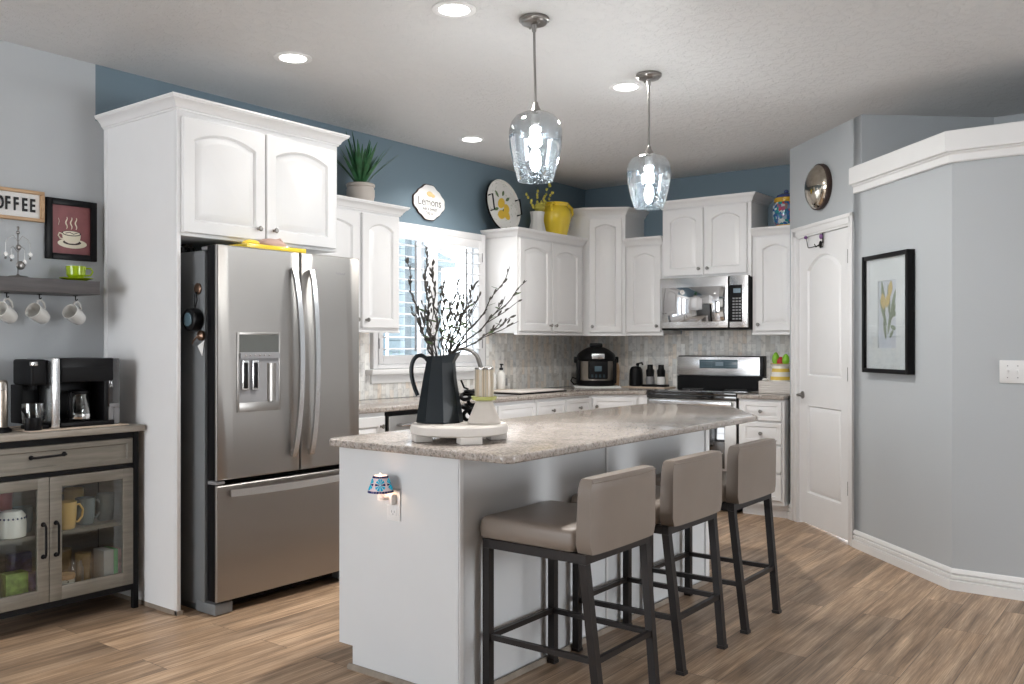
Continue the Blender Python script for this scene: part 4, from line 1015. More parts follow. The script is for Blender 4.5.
# black openwork ornament
og = thing('openwork_ornament', 'black openwork chain link ornament behind the candle pedestal', 'ornament', (2.76, 2.34, ZT))
b = MB(); ox = PB + Rv * .112 + Fv * .045
for k, (dr_, dz_, rr2, til) in enumerate(((.0, .022, .020, 0), (.022, .040, .019, 60), (-.004, .058, .019, 120), (.018, .082, .019, 30), (-.012, .098, .018, 90), (.008, .118, .020, 150), (.026, .108, .016, 45))):
    c_ = ox + Rv * dr_ + Vector((0, 0, dz_))
    ring_ = [c_ + (Rv * math.cos(2 * PI * i / 16) + (Vector((0, 0, 1)) * math.cos(math.radians(til) * .6) + Fv * math.sin(math.radians(til) * .6)) * math.sin(2 * PI * i / 16)) * rr2 for i in range(16)]
    b.tube(ring_, .0082, 8, True)
b.tube([ox + Rv * -.03 + Vector((0, 0, .165)), ox + Rv * -.018 + Vector((0, 0, .135)), ox + Vector((0, 0, .128))], .004, 6)
b.obj('link', 'black', og, world=True)

# ------------------------------------------------------------------ pendants and downlights
def pendant(label, x, y, zg0, zg1, tilt):
    p = thing('pendant_light', label, 'pendant light', (x, y, H), 0, 'clear glass pendants over the island')
    b = MB(); b.lathe([(.066, -.001), (.068, -.004), (.068, -.014), (.060, -.018), (.056, -.026), (.050, -.029), (.012, -.031), (.010, -.055), (.009, -.062), (0, -.062)], n=40)
    for a in (60, 240): b.sph((.045 * math.cos(math.radians(a)), .045 * math.sin(math.radians(a)), -.031), .006, n=8)
    b.obj('canopy', 'nickel', p)
    zt = zg1 - H
    b = MB(); b.tube([(0, 0, -.05), (tilt * Rv.x, tilt * Rv.y, zt + .035)], .0058, 10); b.obj('stem', 'nickel', p)
    ox_, oy_ = tilt * Rv.x, tilt * Rv.y
    b = MB(); b.lathe([(.008, .046), (.012, .042), (.016, .026), (.026, .006), (.028, .0), (.022, -.002), (.020, -.055), (.0, -.056)], (ox_, oy_, zt), 28); so = b.obj('socket', 'nickel', p)
    b = MB(); Hh = zg0 - zg1
    pr_ = [(.026, 0), (.058, -.005), (.088, -.020), (.108, -.045), (.118, -.080), (.1195, -.115), (.115, -.155), (.106, -.200), (.095, -.245), (.083, -.285), (.078, -.300)]
    k_ = -Hh / .300; outer = [(r_, z * k_) for r_, z in pr_]; inn = [(r_ - .0025, z * k_ - (.0025 if i == 0 else 0)) for i, (r_, z) in enumerate(pr_)][::-1]
    b.lathe(outer + inn + [outer[0]], (ox_, oy_, zt), 56, cap0=False, cap1=False); b.obj('glass_shade', 'seeded', p, smooth=60)
    b = MB(); b.lathe([(.013, -.0565), (.014, -.075), (.021, -.098)], (ox_, oy_, zt), 24); b.obj('bulb_base', 'trim', p)
    b = MB(); b.lathe([(.0215, -.0985), (.028, -.115), (.030, -.130), (.026, -.146), (.014, -.156), (0, -.159)], (ox_, oy_, zt), 24); b.obj('bulb', 'bulb', p)
pendant('seeded glass pendant light nearer the camera, hanging over the pitcher end of the island', 3.209, 2.321, 2.018, 2.325, .006)
pendant('seeded glass pendant light farther from the camera, hanging over the range end of the island', 4.245, 2.311, 2.022, 2.312, 0)
for k, ((x, y), lab) in enumerate(zip(LIGHT_SPOTS, ('recessed ceiling light topmost in the photo, left of the near pendant', 'recessed ceiling light above the refrigerator', 'recessed ceiling light above the kitchen window', 'recessed ceiling light just beside the far pendant canopy'))):
    d = thing('recessed_light', lab, 'ceiling light', (x, y, H), 0, 'round recessed ceiling lights')
    b = MB(); b.lathe([(.095, -.001), (.095, -.005), (.085, -.009), (.068, -.006), (.067, -.001)], n=48, cap0=False, cap1=False); b.obj('trim_ring', 'trim', d)
    b = MB(); b.lathe([(.066, -.0015), (.066, -.005), (0, -.005)], n=40); b.obj('lens', 'lens', d)
    area('downlight_lamp', (x, y, H - .012), (0, 0, -1), .13, .13, (13, 0.8, 7, 24)[k], (1, .955, .90), 'DISK', math.radians((112, 140, 120, 180)[k]))
# ------------------------------------------------------------------ top of the cabinets
DK = 2.14 + .0645      # top of the crown
# agave in a crock
pl_ = thing('potted_agave', 'spiky green plant in a beige stoneware crock on top of the cabinet', 'potted plant', (4.045, 4.33, DK))
b = MB(); b.lathe([(.072, 0), (.084, .02), (.092, .06), (.092, .10), (.086, .116), (.093, .120), (.095, .134), (.090, .140), (.083, .136), (.080, .120), (0, .118)], n=40); b.obj('pot', 'concrete', pl_)
rnd = random.Random(4)
b = MB()
for i in range(40):
    az = rnd.uniform(0, 2 * PI); el = rnd.uniform(.08, .78) ** 1.0; L = rnd.uniform(.24, .36) * (1.1 - .25 * el)
    dx_, dy_ = math.cos(az) * math.sin(el), math.sin(az) * math.sin(el) * (.32 if math.sin(az) > 0 else .9); lp_ = []
    perp = Vector((-math.sin(az), math.cos(az), 0)); dirv = Vector((dx_, dy_, math.cos(el))).normalized(); nrm = dirv.cross(perp).normalized()
    for j in range(9):
        u = j / 8; c_ = Vector((dx_ * .03, dy_ * .03, .12)) + dirv * L * u + Vector((dx_, dy_, -.15)) * .10 * u * u
        wd_ = .015 * (.7 + 1.2 * u - 1.9 * u * u) + .0012; th = .003 * (1 - u) + .0006
        lp_.append([tuple(c_ + perp * wd_ + nrm * .003 * (1 - u)), tuple(c_ - nrm * th), tuple(c_ - perp * wd_ + nrm * .003 * (1 - u)), tuple(c_ + nrm * th)])
    b.loops(lp_)
b.obj('leaf', 'leaf', pl_, smooth=40)['kind'] = 'stuff'
# quatrefoil plaque
def S(name_, m_): return name_
sg = thing('lemon_plaque', 'scalloped white plaque with dark edge reading Lemons on the blue wall', 'sign', (4.89, YL - .001, 2.348))
def plaque(sc1):
    p = []
    for i in range(120):
        a = 2 * PI * i / 120
        r_ = .150 * (1 + .055 * math.cos(4 * a) + .022 * math.cos(12 * a + PI)) * sc1
        p.append((r_ * math.cos(a) * 1.12, r_ * math.sin(a) * .86))
    return p
b = MB(); b.prism(plaque(1.0), -.012, 0, 'xz', bev=.002); b.obj('back_board', 'darkbrown', sg)
b = MB(); b.prism(plaque(.955), -.0155, -.0122, 'xz'); b.obj('face', 'paper', sg)
b = MB(); b.text('Lemons', .085, .0004, T(0, -.0162, .0), sx=.95); b.text('ARE A SWEET', .026, .0004, T(.005, -.0162, -.052), bold=.0006); b.text('TREAT', .036, .0004, T(.005, -.0162, -.084)); b.obj('lettering', mat('grey ink', (.10, .10, .10), .6), sg)
b = MB(); b.sph((.0, -.017, .062), .026, 1.3, .12, .75, 14); b.sph((.035, -.017, .052), .018, 1.3, .12, .75, 12); b.obj('lemon_picture', mat('faded lemon', (.72, .55, .28), .6), sg)
# round lemon tray leaning on the wall
tr = thing('round_tray', 'round white tray painted with lemons and black handles leaning on the blue wall', 'tray', (5.66, 4.40, DK))
tr.scale = (.9, .9, .9)
Mt = T(0, .015, .228) @ RX(-9) @ RX(90)
b = MB(); b.lathe([(0, 0), (.222, 0), (.232, .006), (.236, .030), (.231, .031), (.226, .012), (0, .010)], n=64, Mx=Mt); b.obj('plate', 'ceramic', tr)
b = MB(); b.lathe([(.2365, .006), (.2385, .010), (.2385, .022), (.2365, .026)], n=64, Mx=Mt, cap0=False, cap1=False); b.obj('rim', 'matte_black', tr)
b = MB()
for sgn in (-1, 1):
    b.tube([(sgn * .205, -.050, .06), (sgn * .205, -.050, .085), ], .001, 4, Mx=Mt) if False else None
    xx = sgn * .198
    pts = [(xx - sgn * .0, -.07, .012), (xx, -.07, .062), (xx, .07, .062), (xx, .07, .012)]
    b.tube(pts, .007, 8, Mx=Mt)
b.obj('handle', 'matte_black', tr)
b = MB()
for (x, z, sx_, ang) in ((-.02, .02, 1.35, 40), (.035, -.075, 1.3, -50), (-.035, -.085, 1.3, 20), (.05, -.02, .9, 80)):
    b.sph((0, 0, 0), .045, sx_, .9, .06, 16, Mx=Mt @ T(x, z, .012) @ RZ(ang))
b.obj('lemon_painting', 'lemon', tr)
b = MB(); r5 = random.Random(5)
for (x, z, a, L) in ((-.05, .07, 120, .07), (.01, .09, 60, .06), (-.07, -.03, 200, .07), (.05, .05, 30, .07), (.0, -.03, 260, .05)):
    b.prism(leafshape(x, z, math.radians(a), L, .014), .0115, .0135, 'xy', Mx=Mt)
for i in range(46):
    a = r5.uniform(0, 2 * PI); r_ = r5.uniform(.12, .215); b.tube([(r_ * math.cos(a), r_ * math.sin(a), .0112), (r_ * math.cos(a + .12) * .97, r_ * math.sin(a + .12) * .97, .0112)], .0016, 4, Mx=Mt)
b.obj('leaf_painting', 'leafdark', tr)
# white vase with yellow sprigs
va = thing('vase', 'small white faceted vase holding yellow flower sprigs beside the yellow jug', 'vase', (6.045, 4.34, DK))
b = MB(); b.lathe([(.080, 0), (.082, .01), (.062, .09), (.056, .12), (.060, .17), (.066, .195), (.060, .195), (.052, .15), (0, .14)], n=10); b.obj('body', 'ceramic', va, smooth=20)
b = MB(); b2 = MB()
for (x, z, n_) in ((-.175, .335, 6), (-.02, .40, 6), (.15, .44, 9), (.19, .375, 8), (.09, .36, 6), (.05, .30, 5)):
    p0, p1, p2 = Vector((0, 0, .15)), Vector((x * .35, 0, .24)), Vector((x, -.02, z)); pts = [(p0 * (1 - u) ** 2 + p1 * 2 * u * (1 - u) + p2 * u * u) for u in [i / 10 for i in range(11)]]
    b.tube(pts, .0025, 5)
    for k in range(n_): b2.sph(tuple(pts[min(10, 4 + k)] + Vector((random.uniform(-.008, .008), random.uniform(-.01, .01), random.uniform(-.006, .006)))), .011, 1, 1, 1.2, 8)
b2.sph((.03, 0, .235), .045, 1.3, 1, .8, 12)
b.obj('stem', 'leafdark', va); b2.obj('blossom', mat('pale yellow blossom', (.62, .55, .10), .5), va)
# yellow jug
jg = thing('jug', 'glossy bright yellow ceramic jug with loop handle on the cabinet right of the window', 'jug', (6.300, 4.335, DK))
b = MB(); b.lathe([(.085, 0), (.098, .01), (.118, .08), (.137, .155), (.140, .20), (.128, .245), (.108, .268), (.112, .285), (.120, .298), (.113, .300), (.100, .275), (.0, .26)], n=48); b.obj('body', 'yellow', jg)
b = MB(); b.tube([(.085, -.04, .285), (.125, -.05, .292), (.165, -.06, .268), (.172, -.06, .225), (.150, -.055, .190), (.125, -.045, .165)], [.012, .015, .016, .016, .014, .012], 10); b.obj('handle', 'yellow', jg)
b = MB(); b.tube([(-.09, -.055, .28), (-.125, -.06, .285), (-.145, -.06, .262), (-.135, -.06, .235), (-.12, -.05, .22)], .012, 10); b.obj('handle', 'yellow', jg)
# painted jar
m = mat('painted majolica', (.05, .15, .3), .15, coat=.4); t = NT(m); vo = t.add('ShaderNodeTexVoronoi'); vo.inputs['Scale'].default_value = 42; t.link(t.coord(), vo.inputs['Vector'])
t.color(t.ramp(t.link and vo.outputs['Color'], [(.25, (.02, .10, .28)), (.42, (.02, .25, .22)), (.5, (.55, .03, .02)), (.6, (.03, .12, .30)), (.75, (.55, .62, .60))]))
jr = thing('ginger_jar', 'hand painted blue and red ceramic jar with yellow bands beside the pantry wall', 'jar', (6.88, 2.53, DK))
b = MB(); b.lathe([(.075, .02), (.100, .06), (.108, .12), (.102, .18), (.085, .205)], n=36); b.obj('body', m, jr)
b = MB(); b.lathe([(.074, 0), (.080, .02), (.078, .03)], n=36); b.lathe([(.086, .203), (.092, .21), (.092, .235), (.086, .24)], n=36); b.obj('band', mat('mustard glaze', (.55, .33, .03), .2), jr)
b = MB(); b.lathe([(.080, .241), (.070, .262), (.040, .275), (.015, .280), (.018, .295), (.010, .305), (0, .306)], n=32); b.obj('lid', mat('cobalt lid', (.05, .07, .2), .2), jr)

# ------------------------------------------------------------------ coffee corner on the left wall
sn = thing('coffee_sign', 'white letter sign reading COFFEE in a natural wood frame, partly cut by the photo edge', 'sign', (1.86, YL - .001, 1.966))
x0, x1, z0, z1 = 1.79, 2.092, 1.892, 2.041; cxs, czs = 1.86, 1.966
b = MB(); fw = .016
for a in ((x0, x1, z0, z0 + fw), (x0, x1, z1 - fw, z1)): b.box(a[0] - cxs, a[1] - cxs, -.03, 0, a[2] - czs, a[3] - czs, .002)
for a in ((x0, x0 + fw), (x1 - fw, x1)): b.box(a[0] - cxs, a[1] - cxs, -.0302, 0, z0 + fw - czs, z1 - fw - czs, .001)
b.obj('frame', 'wood_natural', sn)
b = MB(); b.box(x0 + fw - cxs, x1 - fw - cxs, -.012, -.002, z0 + fw - czs, z1 - fw - czs); b.obj('board', 'paper', sn)
b = MB()
for ch, lx in zip('COFFEE', (1.850, 1.888, 1.925, 1.963, 2.003, 2.040)):
    b.text(ch, .088, .003, T(lx - cxs, -.0155, -.0), sx=.58, bold=.002)
b.obj('lettering', 'black', sn)
# framed cup picture
pc = thing('framed_cup_picture', 'black framed maroon picture of a steaming cream coffee cup', 'picture', (2.231, YL - .001, 1.87), 0)
hw, hh, fw = .128, .152, .031
b = MB()
for s1 in (-1, 1):
    b.box(s1 * hw - (fw if s1 > 0 else 0), s1 * hw + (fw if s1 < 0 else 0), -.024, 0, -hh, hh, .003)
    b.box(-hw + fw, hw - fw, -.0235, 0, s1 * hh - (fw if s1 > 0 else 0), s1 * hh + (fw if s1 < 0 else 0), .003)
b.obj('frame', 'black', pc)
b = MB(); b.box(-hw + fw, hw - fw, -.010, -.004, -hh + fw, hh - fw); b.obj('poster', 'maroon', pc)
def ell(cx, cz, rx, rz, n=32, a0=0, a1=360): return [(cx + rx * math.cos(math.radians(a0 + (a1 - a0) * i / n)), cz + rz * math.sin(math.radians(a0 + (a1 - a0) * i / n))) for i in range(n + (a1 - a0 < 360))]
b = MB(); b.mi = 0
b.prism(ell(.006, -.068, .074, .024), -.0108, -.0102, 'xz')
b.mi = 1; b.prism(ell(.004, -.062, .046, .013), -.0114, -.0109, 'xz')
b.mi = 0
b.prism([(-.047, -.018)] + [(-.045 + .0035 * i, -.018 - .05 * math.sin(PI * min(1, .5 * i / 6))) for i in range(1, 7)][:0] + [(-.044, -.040), (-.032, -.060), (-.012, -.068), (.018, -.068), (.036, -.060), (.046, -.040), (.048, -.018)], -.0120, -.0115, 'xz')
b.tube([(-.044, -.0118, -.024), (-.060, -.0118, -.018), (-.066, -.0118, -.032), (-.056, -.0118, -.046), (-.040, -.0118, -.048)], .0035, 6)
b.mi = 1; b.prism(ell(.0, -.017, .049, .0135), -.0126, -.0121, 'xz')
b.mi = 0; b.prism(ell(.0, -.016, .043, .0105), -.0132, -.0127, 'xz')
b.mi = 1; b.tube([(-.03, -.0134, -.018), (-.01, -.0134, -.012), (.01, -.0134, -.020), (.03, -.0134, -.013)], .0018, 5)
b.mi = 0
for k in (-.024, .0, .024): b.tube([(k + .004 * math.sin(i * 1.1), -.011, .004 + i * .0075) for i in range(9)], [.003 * math.sin(PI * (i + 1) / 10) + .0005 for i in range(9)], 5)
b.tube([(-.064, -.0108, .02), (-.060, -.0108, .04), (-.064, -.0108, .055)], .0012, 4)
b.obj('cup_drawing', ['cream', 'darkbrown'], pc)
# shelf with mugs
b = MB(); b.box(1.1, 2.256, 4.262, YL - .001, 1.536, 1.602, .002)
tag(b.obj('floating_shelf', 'shelf_wood'), 'charcoal floating wooden shelf with mugs hanging below it', 'shelf')
def hook(x, label):
    b = MB(); b.lathe([(.012, -.001), (.011, -.004), (.003, -.005), (.003, -.012)], (x, 4.385, 1.5355), 12)
    b.tube([(x, 4.385, 1.526), (x, 4.385, 1.514), (x, 4.372, 1.507), (x, 4.366, 1.516)], .0028, 6)
    tag(b.obj('cup_hook', 'matte_black'), label, 'hook', 'black hooks under the floating shelf')
MUG = None
def mug_parts(name, label, loc, m_, h=.105, r=.041, rot=None, hs=1.0, group=None, hang=False, hang_rot=None, rotz=0):
    g = thing(name, label, 'mug', loc, rotz, group)
    b = MB(); Mx = rot if rot is not None else Matrix.Identity(4)
    b.lathe([(0, 0), (r * .80, 0), (r * .86, .004), (r * .98, h * .45), (r * 1.02, h), (r * .95, h), (r * .9, h * .4), (r * .78, .008), (0, .007)], n=32, Mx=Mx); b.obj('cup', m_, g)
    b = MB(); b.tube([(r * .97, 0, h * .82), (r * 1.45, 0, h * .84), (r * 1.85, 0, h * .62), (r * 1.75, 0, h * .36), (r * 1.3, 0, h * .18), (r * .93, 0, h * .2)], .0055, 8, Mx=Mx); b.obj('handle', m_, g)
    return g
for k, (x, lab) in enumerate(((1.874, 'white mug hanging under the shelf at the photo edge, leftmost of three'), (2.022, 'white mug hanging under the shelf, middle one below the silver tree'), (2.196, 'white mug hanging under the shelf below the green cup'))):
    hook(x, ('black cup hook holding the leftmost hanging mug', 'black cup hook holding the middle hanging mug', 'black cup hook holding the hanging mug nearest the refrigerator panel')[k])
    # handle at the top, mouth tipped to the left
    Rt = RZ(30) @ RY(-66)
    top = Rt @ Vector((.038 * 1.7, 0, .048))
    mug_parts('mug', lab, (x + .006, 4.372, 1.496), 'ceramic', .092, .038, T(-top.x, -top.y, -top.z) @ Rt, group='white mugs under the floating shelf')
# green cup and saucer
gs = tag(MB().lathe([(0, 0), (.035, 0), (.050, .006), (.076, .014), (.077, .017), (.050, .010), (0, .006)], n=40).obj('saucer', 'lime', loc=(2.195, 4.375, 1.603)), 'lime green saucer under the green cup on the shelf', 'saucer')
gc = thing('cup', 'lime green teacup on its saucer at the right end of the shelf', 'cup', (2.193, 4.375, 1.614), math.radians(-20))
b = MB(); b.lathe([(0, 0), (.026, 0), (.028, .004), (.043, .020), (.046, .064), (.043, .064), (.040, .022), (0, .008)], n=36); b.obj('bowl', 'lime', gc)
b = MB(); b.tube([(.043, 0, .055), (.066, 0, .056), (.076, 0, .04), (.066, 0, .022), (.040, 0, .018)], .0045, 8); b.obj('handle', 'lime', gc)
# silver wire tree
st = thing('wire_tree', 'silver wire tree ornament with hanging charms on the floating shelf', 'ornament', (1.920, 4.375, 1.603))
b = MB(); b.lathe([(.050, 0), (.050, .004), (.040, .010), (.008, .014), (.003, .02)], n=28); b.cyl((0, 0, .01), .0028, .205, 8); b.sph((0, 0, .215), .008, n=10); b.sph((0, 0, .235), .006, 1, 1, 1.6, 10)
for sgn in (-1, 1):
    b.tube([(0, 0, .17), (sgn * .02, 0, .20), (sgn * .045, 0, .185), (sgn * .055, 0, .165)], .0018, 6); b.tube([(0, 0, .12), (sgn * .02, .005, .15), (sgn * .03, .005, .14)], .0016, 6)
b.obj('stand', 'silver_tree', st)
b = MB()
for x, z, L in ((-.055, .165, .045), (.055, .165, .04), (-.03, .14, .03), (.03, .14, .05)): b.tube([(x, 0, z), (x, 0, z - L)], .001, 4); b.lathe([(.010, -.002), (.010, .002)], n=12, Mx=T(x, -.002, z - L - .010) @ RX(90)); b.sph((x, 0, z - L - .028), .006, n=8)
b.obj('charm', 'silver_tree', st)
b = MB(); b.sph((.008, -.008, .060), .021, 1, .5, 1, 16); b.sph((0, -.006, .145), .013, 1, .5, 1, 14); b.obj('disc', 'silver_tree', st)
# sideboard
sb = thing('coffee_cabinet', 'greige wood coffee sideboard with black metal frame and two glass doors', 'sideboard', (1.65, 4.3, 0))
CX0, CX1, CY0, CY1 = 1.48, 2.372, 4.115, 4.475
b = MB(); b.box(CX0 - .04, CX1 + .022, CY0 - .025, CY1, .868, .898, .006); b.obj('top', 'wood_top', sb, world=True)
for x in (CX0, CX1 - .026):
    for y in (CY0, CY1 - .026):
        b = MB(); b.box(x, x + .026, y, y + .026, 0, .867, .001); b.obj('leg', 'matte_black', sb, world=True)
b = MB()
for z0, z1 in ((.838, .867), (.694, .712), (.095, .121)): b.box(CX0 + .026, CX1 - .026, CY0 + .002, CY0 + .024, z0, z1)
for z0, z1 in ((.838, .867), (.095, .121)):
    b.box(CX0 + .002, CX0 + .024, CY0 + .026, CY1 - .026, z0, z1); b.box(CX1 - .024, CX1 - .002, CY0 + .026, CY1 - .026, z0, z1); b.box(CX0 + .026, CX1 - .026, CY1 - .024, CY1 - .002, z0, z1)
b.obj('frame', 'matte_black', sb, world=True)
b = MB(); b.box(CX0 + .008, CX0 + .024, CY0 + .027, CY1 - .027, .122, .837); b.box(CX1 - .024, CX1 - .008, CY0 + .027, CY1 - .027, .122, .837)
b.box(CX0 + .026, CX1 - .026, CY1 - .018, CY1 - .008, .122, .837); b.box(CX0 + .026, CX1 - .026, CY0 + .027, CY1 - .02, .122, .134); b.box(CX0 + .026, CX1 - .026, CY0 + .027, CY1 - .02, .690, .700)
b.obj('carcass', 'wood_grey', sb, world=True)
b = MB(); b.box(CX0 + .026, CX1 - .026, CY0 + .035, CY1 - .02, .412, .430); b.obj('shelf', 'wood_grey', sb, world=True)
b = MB(); panel_face(b, (CX0 + .028, CX1 - .028, .714, .836), (CX0 + .055, CX1 - .055, .738, .812), 0, CY0 + .001, .006, .004, raised=False, t=.018); dw = b.obj('drawer', 'wood_grey', sb, world=True, smooth=20)
def bar_handle(p0, p1, parent):
    b = MB(); p0, p1 = Vector(p0), Vector(p1); d_ = (p1 - p0).normalized(); o = Vector((0, -.028, 0))
    b.tube([p0, p0 + o * .7, p0 + o + d_ * .01, p1 + o - d_ * .01, p1 + o * .7, p1], .0055, 8)
    for p in (p0, p1): b.lathe([(.011, 0), (.010, .004), (.006, .006)], n=14, Mx=Matrix.Translation(p) @ RX(90))
    b.obj('handle', 'matte_black', parent, world=True)
bar_handle((1.862, CY0, .786), (2.008, CY0, .790), dw)
cxm = (CX0 + CX1) / 2
for k, (x0, x1) in enumerate(((CX0 + .028, 1.9405), (1.9435, CX1 - .028))):
    d = None; z0, z1 = .124, .690; sw_ = .055
    b = MB()
    b.box(x0, x0 + sw_, CY0, CY0 + .019, z0, z1, .001); b.box(x1 - sw_ + .005, x1, CY0, CY0 + .019, z0, z1, .001)
    b.box(x0 + sw_, x1 - sw_ + .005, CY0, CY0 + .019, z1 - .048, z1, .001); b.box(x0 + sw_, x1 - sw_ + .005, CY0, CY0 + .019, z0, z0 + .062, .001)
    d = b.obj('door', 'wood_grey', sb, world=True)
    b = MB(); b.box(x0 + sw_, x1 - sw_ + .005, CY0 + .008, CY0 + .011, z0 + .062, z1 - .048); b.obj('glass', 'cab_glass', d, world=True)
    hx = x1 - .026 if k == 0 else x0 + .028
    bar_handle((hx, CY0, .335), (hx, CY0, .480), d)
SH, BT = .431, .135
G2 = 'mugs inside the coffee cabinet'
mug_parts('mug', 'butter yellow mug on the shelf behind the right glass door', (2.055, 4.19, SH), 'mug_yellow', .125, .045, group=G2, rotz=.1)
mug_parts('mug', 'blue grey mug right behind the yellow mug in the cabinet', (2.165, 4.23, SH), 'mug_blue', .125, .044, group=G2, rotz=.1)
mug_parts('mug', 'blue grey mug at the right end of the cabinet shelf', (2.275, 4.25, SH), 'mug_blue', .130, .042, group=G2, rotz=2.4)
mug_parts('mug', 'blue grey mug beside the upturned white bowl behind the left glass door', (1.895, 4.27, SH), 'mug_blue', .115, .042, group=G2, rotz=2.8)
mug_parts('mug', 'beige mug at the back of the cabinet shelf behind the blue grey mugs', (2.18, 4.37, SH), 'mug_yellow', .155, .046, group=G2, rotz=2.2)
b = MB(); b.lathe([(.052, 0), (.058, .004), (.060, .06), (.055, .10), (.040, .118), (.020, .122), (0, .122)], n=36)
ub = thing('mug', 'upturned white mug with dark patterned band behind the left glass door', 'mug', (1.812, 4.19, SH), 0, G2); b.obj('cup', 'ceramic', ub)
b = MB(); b.tube([(-.055, -.01, .03), (-.085, -.015, .04), (-.088, -.015, .075), (-.055, -.01, .09)], .006, 8); b.obj('handle', 'mug_yellow', ub)
b = MB()
for i in range(20):
    a = 2 * PI * i / 20; b.sph((.0575 * math.cos(a), .0575 * math.sin(a), .088), .004, 1, 1, 1.2, 6)
b.obj('band', 'navy_tile', ub)
tag(MB().lathe([(0, 0), (.04, 0), (.045, .19), (.04, .195), (0, .195)], (0, 0, 0), 24).obj('canister', mat('red plastic', (.36, .02, .02), .35), loc=(1.83, 4.33, SH)), 'red canister at the back behind the upturned white mug', 'canister')
tag(MB().box(-.03, .03, -.05, .05, 0, .16, .004).obj('tin', 'navy_tile', loc=(1.73, 4.33, SH)), 'dark blue tin left of the red canister in the cabinet', 'tin')
b = MB(); b.box(-.048, .048, -.035, .035, 0, .135, .002); tag(b.obj('tea_box', 'green_box', loc=(1.825, 4.20, BT)), 'green carton on the bottom shelf behind the left glass door', 'box')
b = MB(); b.box(-.04, .04, -.03, .03, 0, .12, .015, seg=3); tag(b.obj('snack_bag', 'purple', loc=(1.92, 4.20, BT)), 'violet foil bag beside the green carton on the bottom shelf', 'bag')
b = MB(); b.box(-.05, .05, -.03, .03, 0, .20, .012, seg=3); tag(b.obj('snack_bag', 'purple', loc=(1.89, 4.30, BT)), 'taller violet foil bag standing behind the first bag', 'bag')
j = thing('jar', 'small patterned jar with wooden lid on the bottom shelf', 'jar', (2.045, 4.175, BT))
b = MB(); b.lathe([(.036, 0), (.038, .004), (.038, .06), (.034, .066)], n=28); 
m = mat('black white damask', (.5, .5, .48), .4); t = NT(m); vo = t.add('ShaderNodeTexVoronoi'); vo.inputs['Scale'].default_value = 90; t.link(t.coord(), vo.inputs['Vector']); t.color(t.ramp(vo.outputs['Distance'], [(.35, (.02, .02, .02)), (.42, (.6, .6, .56))]))
b.obj('body', m, j); b = MB(); b.lathe([(.040, .0665), (.041, .085), (.038, .088), (0, .088)], n=28); b.obj('lid', 'wood_natural', j)
b = MB(); b.lathe([(.032, 0), (.036, .01), (.036, .09), (.028, .11), (.026, .125), (0.026, .127), (.024, .11), (.032, .09), (.032, .012), (0, .01)], n=24); tag(b.obj('glass_jar', 'glass', loc=(2.125, 4.24, BT)), 'empty clear glass jar between patterned jar and amber bottle', 'jar')
for k, (x, y, h_, lab) in enumerate(((2.175, 4.27, .15, 'amber filled bottle left of the cartons on the bottom shelf'), (2.115, 4.34, .17, 'amber bottle at the back behind the clear glass jar'))):
    b = MB(); b.lathe([(.033, 0), (.035, .01), (.030, h_ * .55), (.036, h_ * .85), (.036, h_), (0, h_)], n=20); tag(b.obj('bottle', 'amber', loc=(x, y, BT)), lab, 'bottle')
b = MB(); b.box(-.024, .024, -.05, .05, 0, .165, .001); tag(b.obj('carton', mat('pale lilac carton', (.40, .42, .44), .5, var=.1), loc=(2.240, 4.20, BT)), 'pale grey carton on the bottom shelf left of the green striped one', 'box')
b = MB(); b.box(-.010, .010, -.05, .05, 0, .165, .001); tag(b.obj('carton', mat('bright green carton', (.06, .32, .07), .5), loc=(2.276, 4.20, BT)), 'thin bright green carton between pale carton and pink packet', 'box')
b = MB(); b.box(-.012, .012, -.045, .045, 0, .16, .005); tag(b.obj('packet', mat('salmon packet', (.55, .22, .17), .5, var=.5, vscale=25), loc=(2.302, 4.21, BT)), 'salmon pink packet at the right end of the bottom shelf', 'packet')
# things on the sideboard
CT = .899
b = MB(); b.box(1.86, 2.330, 4.125, 4.44, CT, CT + .006, .002); tag(b.obj('serving_mat', 'wood_board'), 'thin pale wooden board under the coffee maker', 'board')
cm = thing('coffee_maker', 'black and steel dual coffee maker with glass carafe and water tank', 'coffee maker', (2.10, 4.28, CT + .007))
z = CT + .007; zt = 1.228
b = MB(); b.box(2.0137, 2.2745, 4.16, 4.40, z, z + .022, .004); b.box(2.0137, 2.2692, 4.16, 4.40, 1.115, zt, .006); b.box(2.0137, 2.2430, 4.30, 4.40, z + .022, 1.115, .004)
b.box(2.2244, 2.2430, 4.165, 4.30, z + .022, 1.115, .001)
b.obj('housing', 'black', cm, world=True)
b = MB(); b.box(2.0199, 2.2244, 4.156, 4.16, 1.12, 1.185, .001); b.obj('brew_drawer', 'matte_black', cm, world=True)
b = MB(); b.box(1.9702, 2.0100, 4.155, 4.40, z, zt, .006); b.obj('steel_column', 'steel_bright', cm, world=True)
b = MB(); b.box(1.8970, 1.9680, 4.19, 4.38, 1.105, zt - .004, .012, seg=3); b.box(1.8970, 1.9680, 4.28, 4.40, z + .02, 1.105, .003); b.cyl((1.925, 4.23, 1.085), .012, .02, 14); hd = b.obj('brew_head', 'matte_black', cm, world=True)
b = MB(); b.box(1.8838, 1.9165, 4.172, 4.179, 1.195, 1.214, .002); b.obj('badge', 'chrome', hd, world=True)
b = MB(); b.box(1.8838, 1.9680, 4.17, 4.27, z, z + .018, .004); b.obj('drip_tray', 'black', cm, world=True)
b = MB(); b.box(2.2472, 2.3080, 4.17, 4.38, z + .085, zt - .002, .006); b.obj('water_tank', 'smoke', cm, world=True)
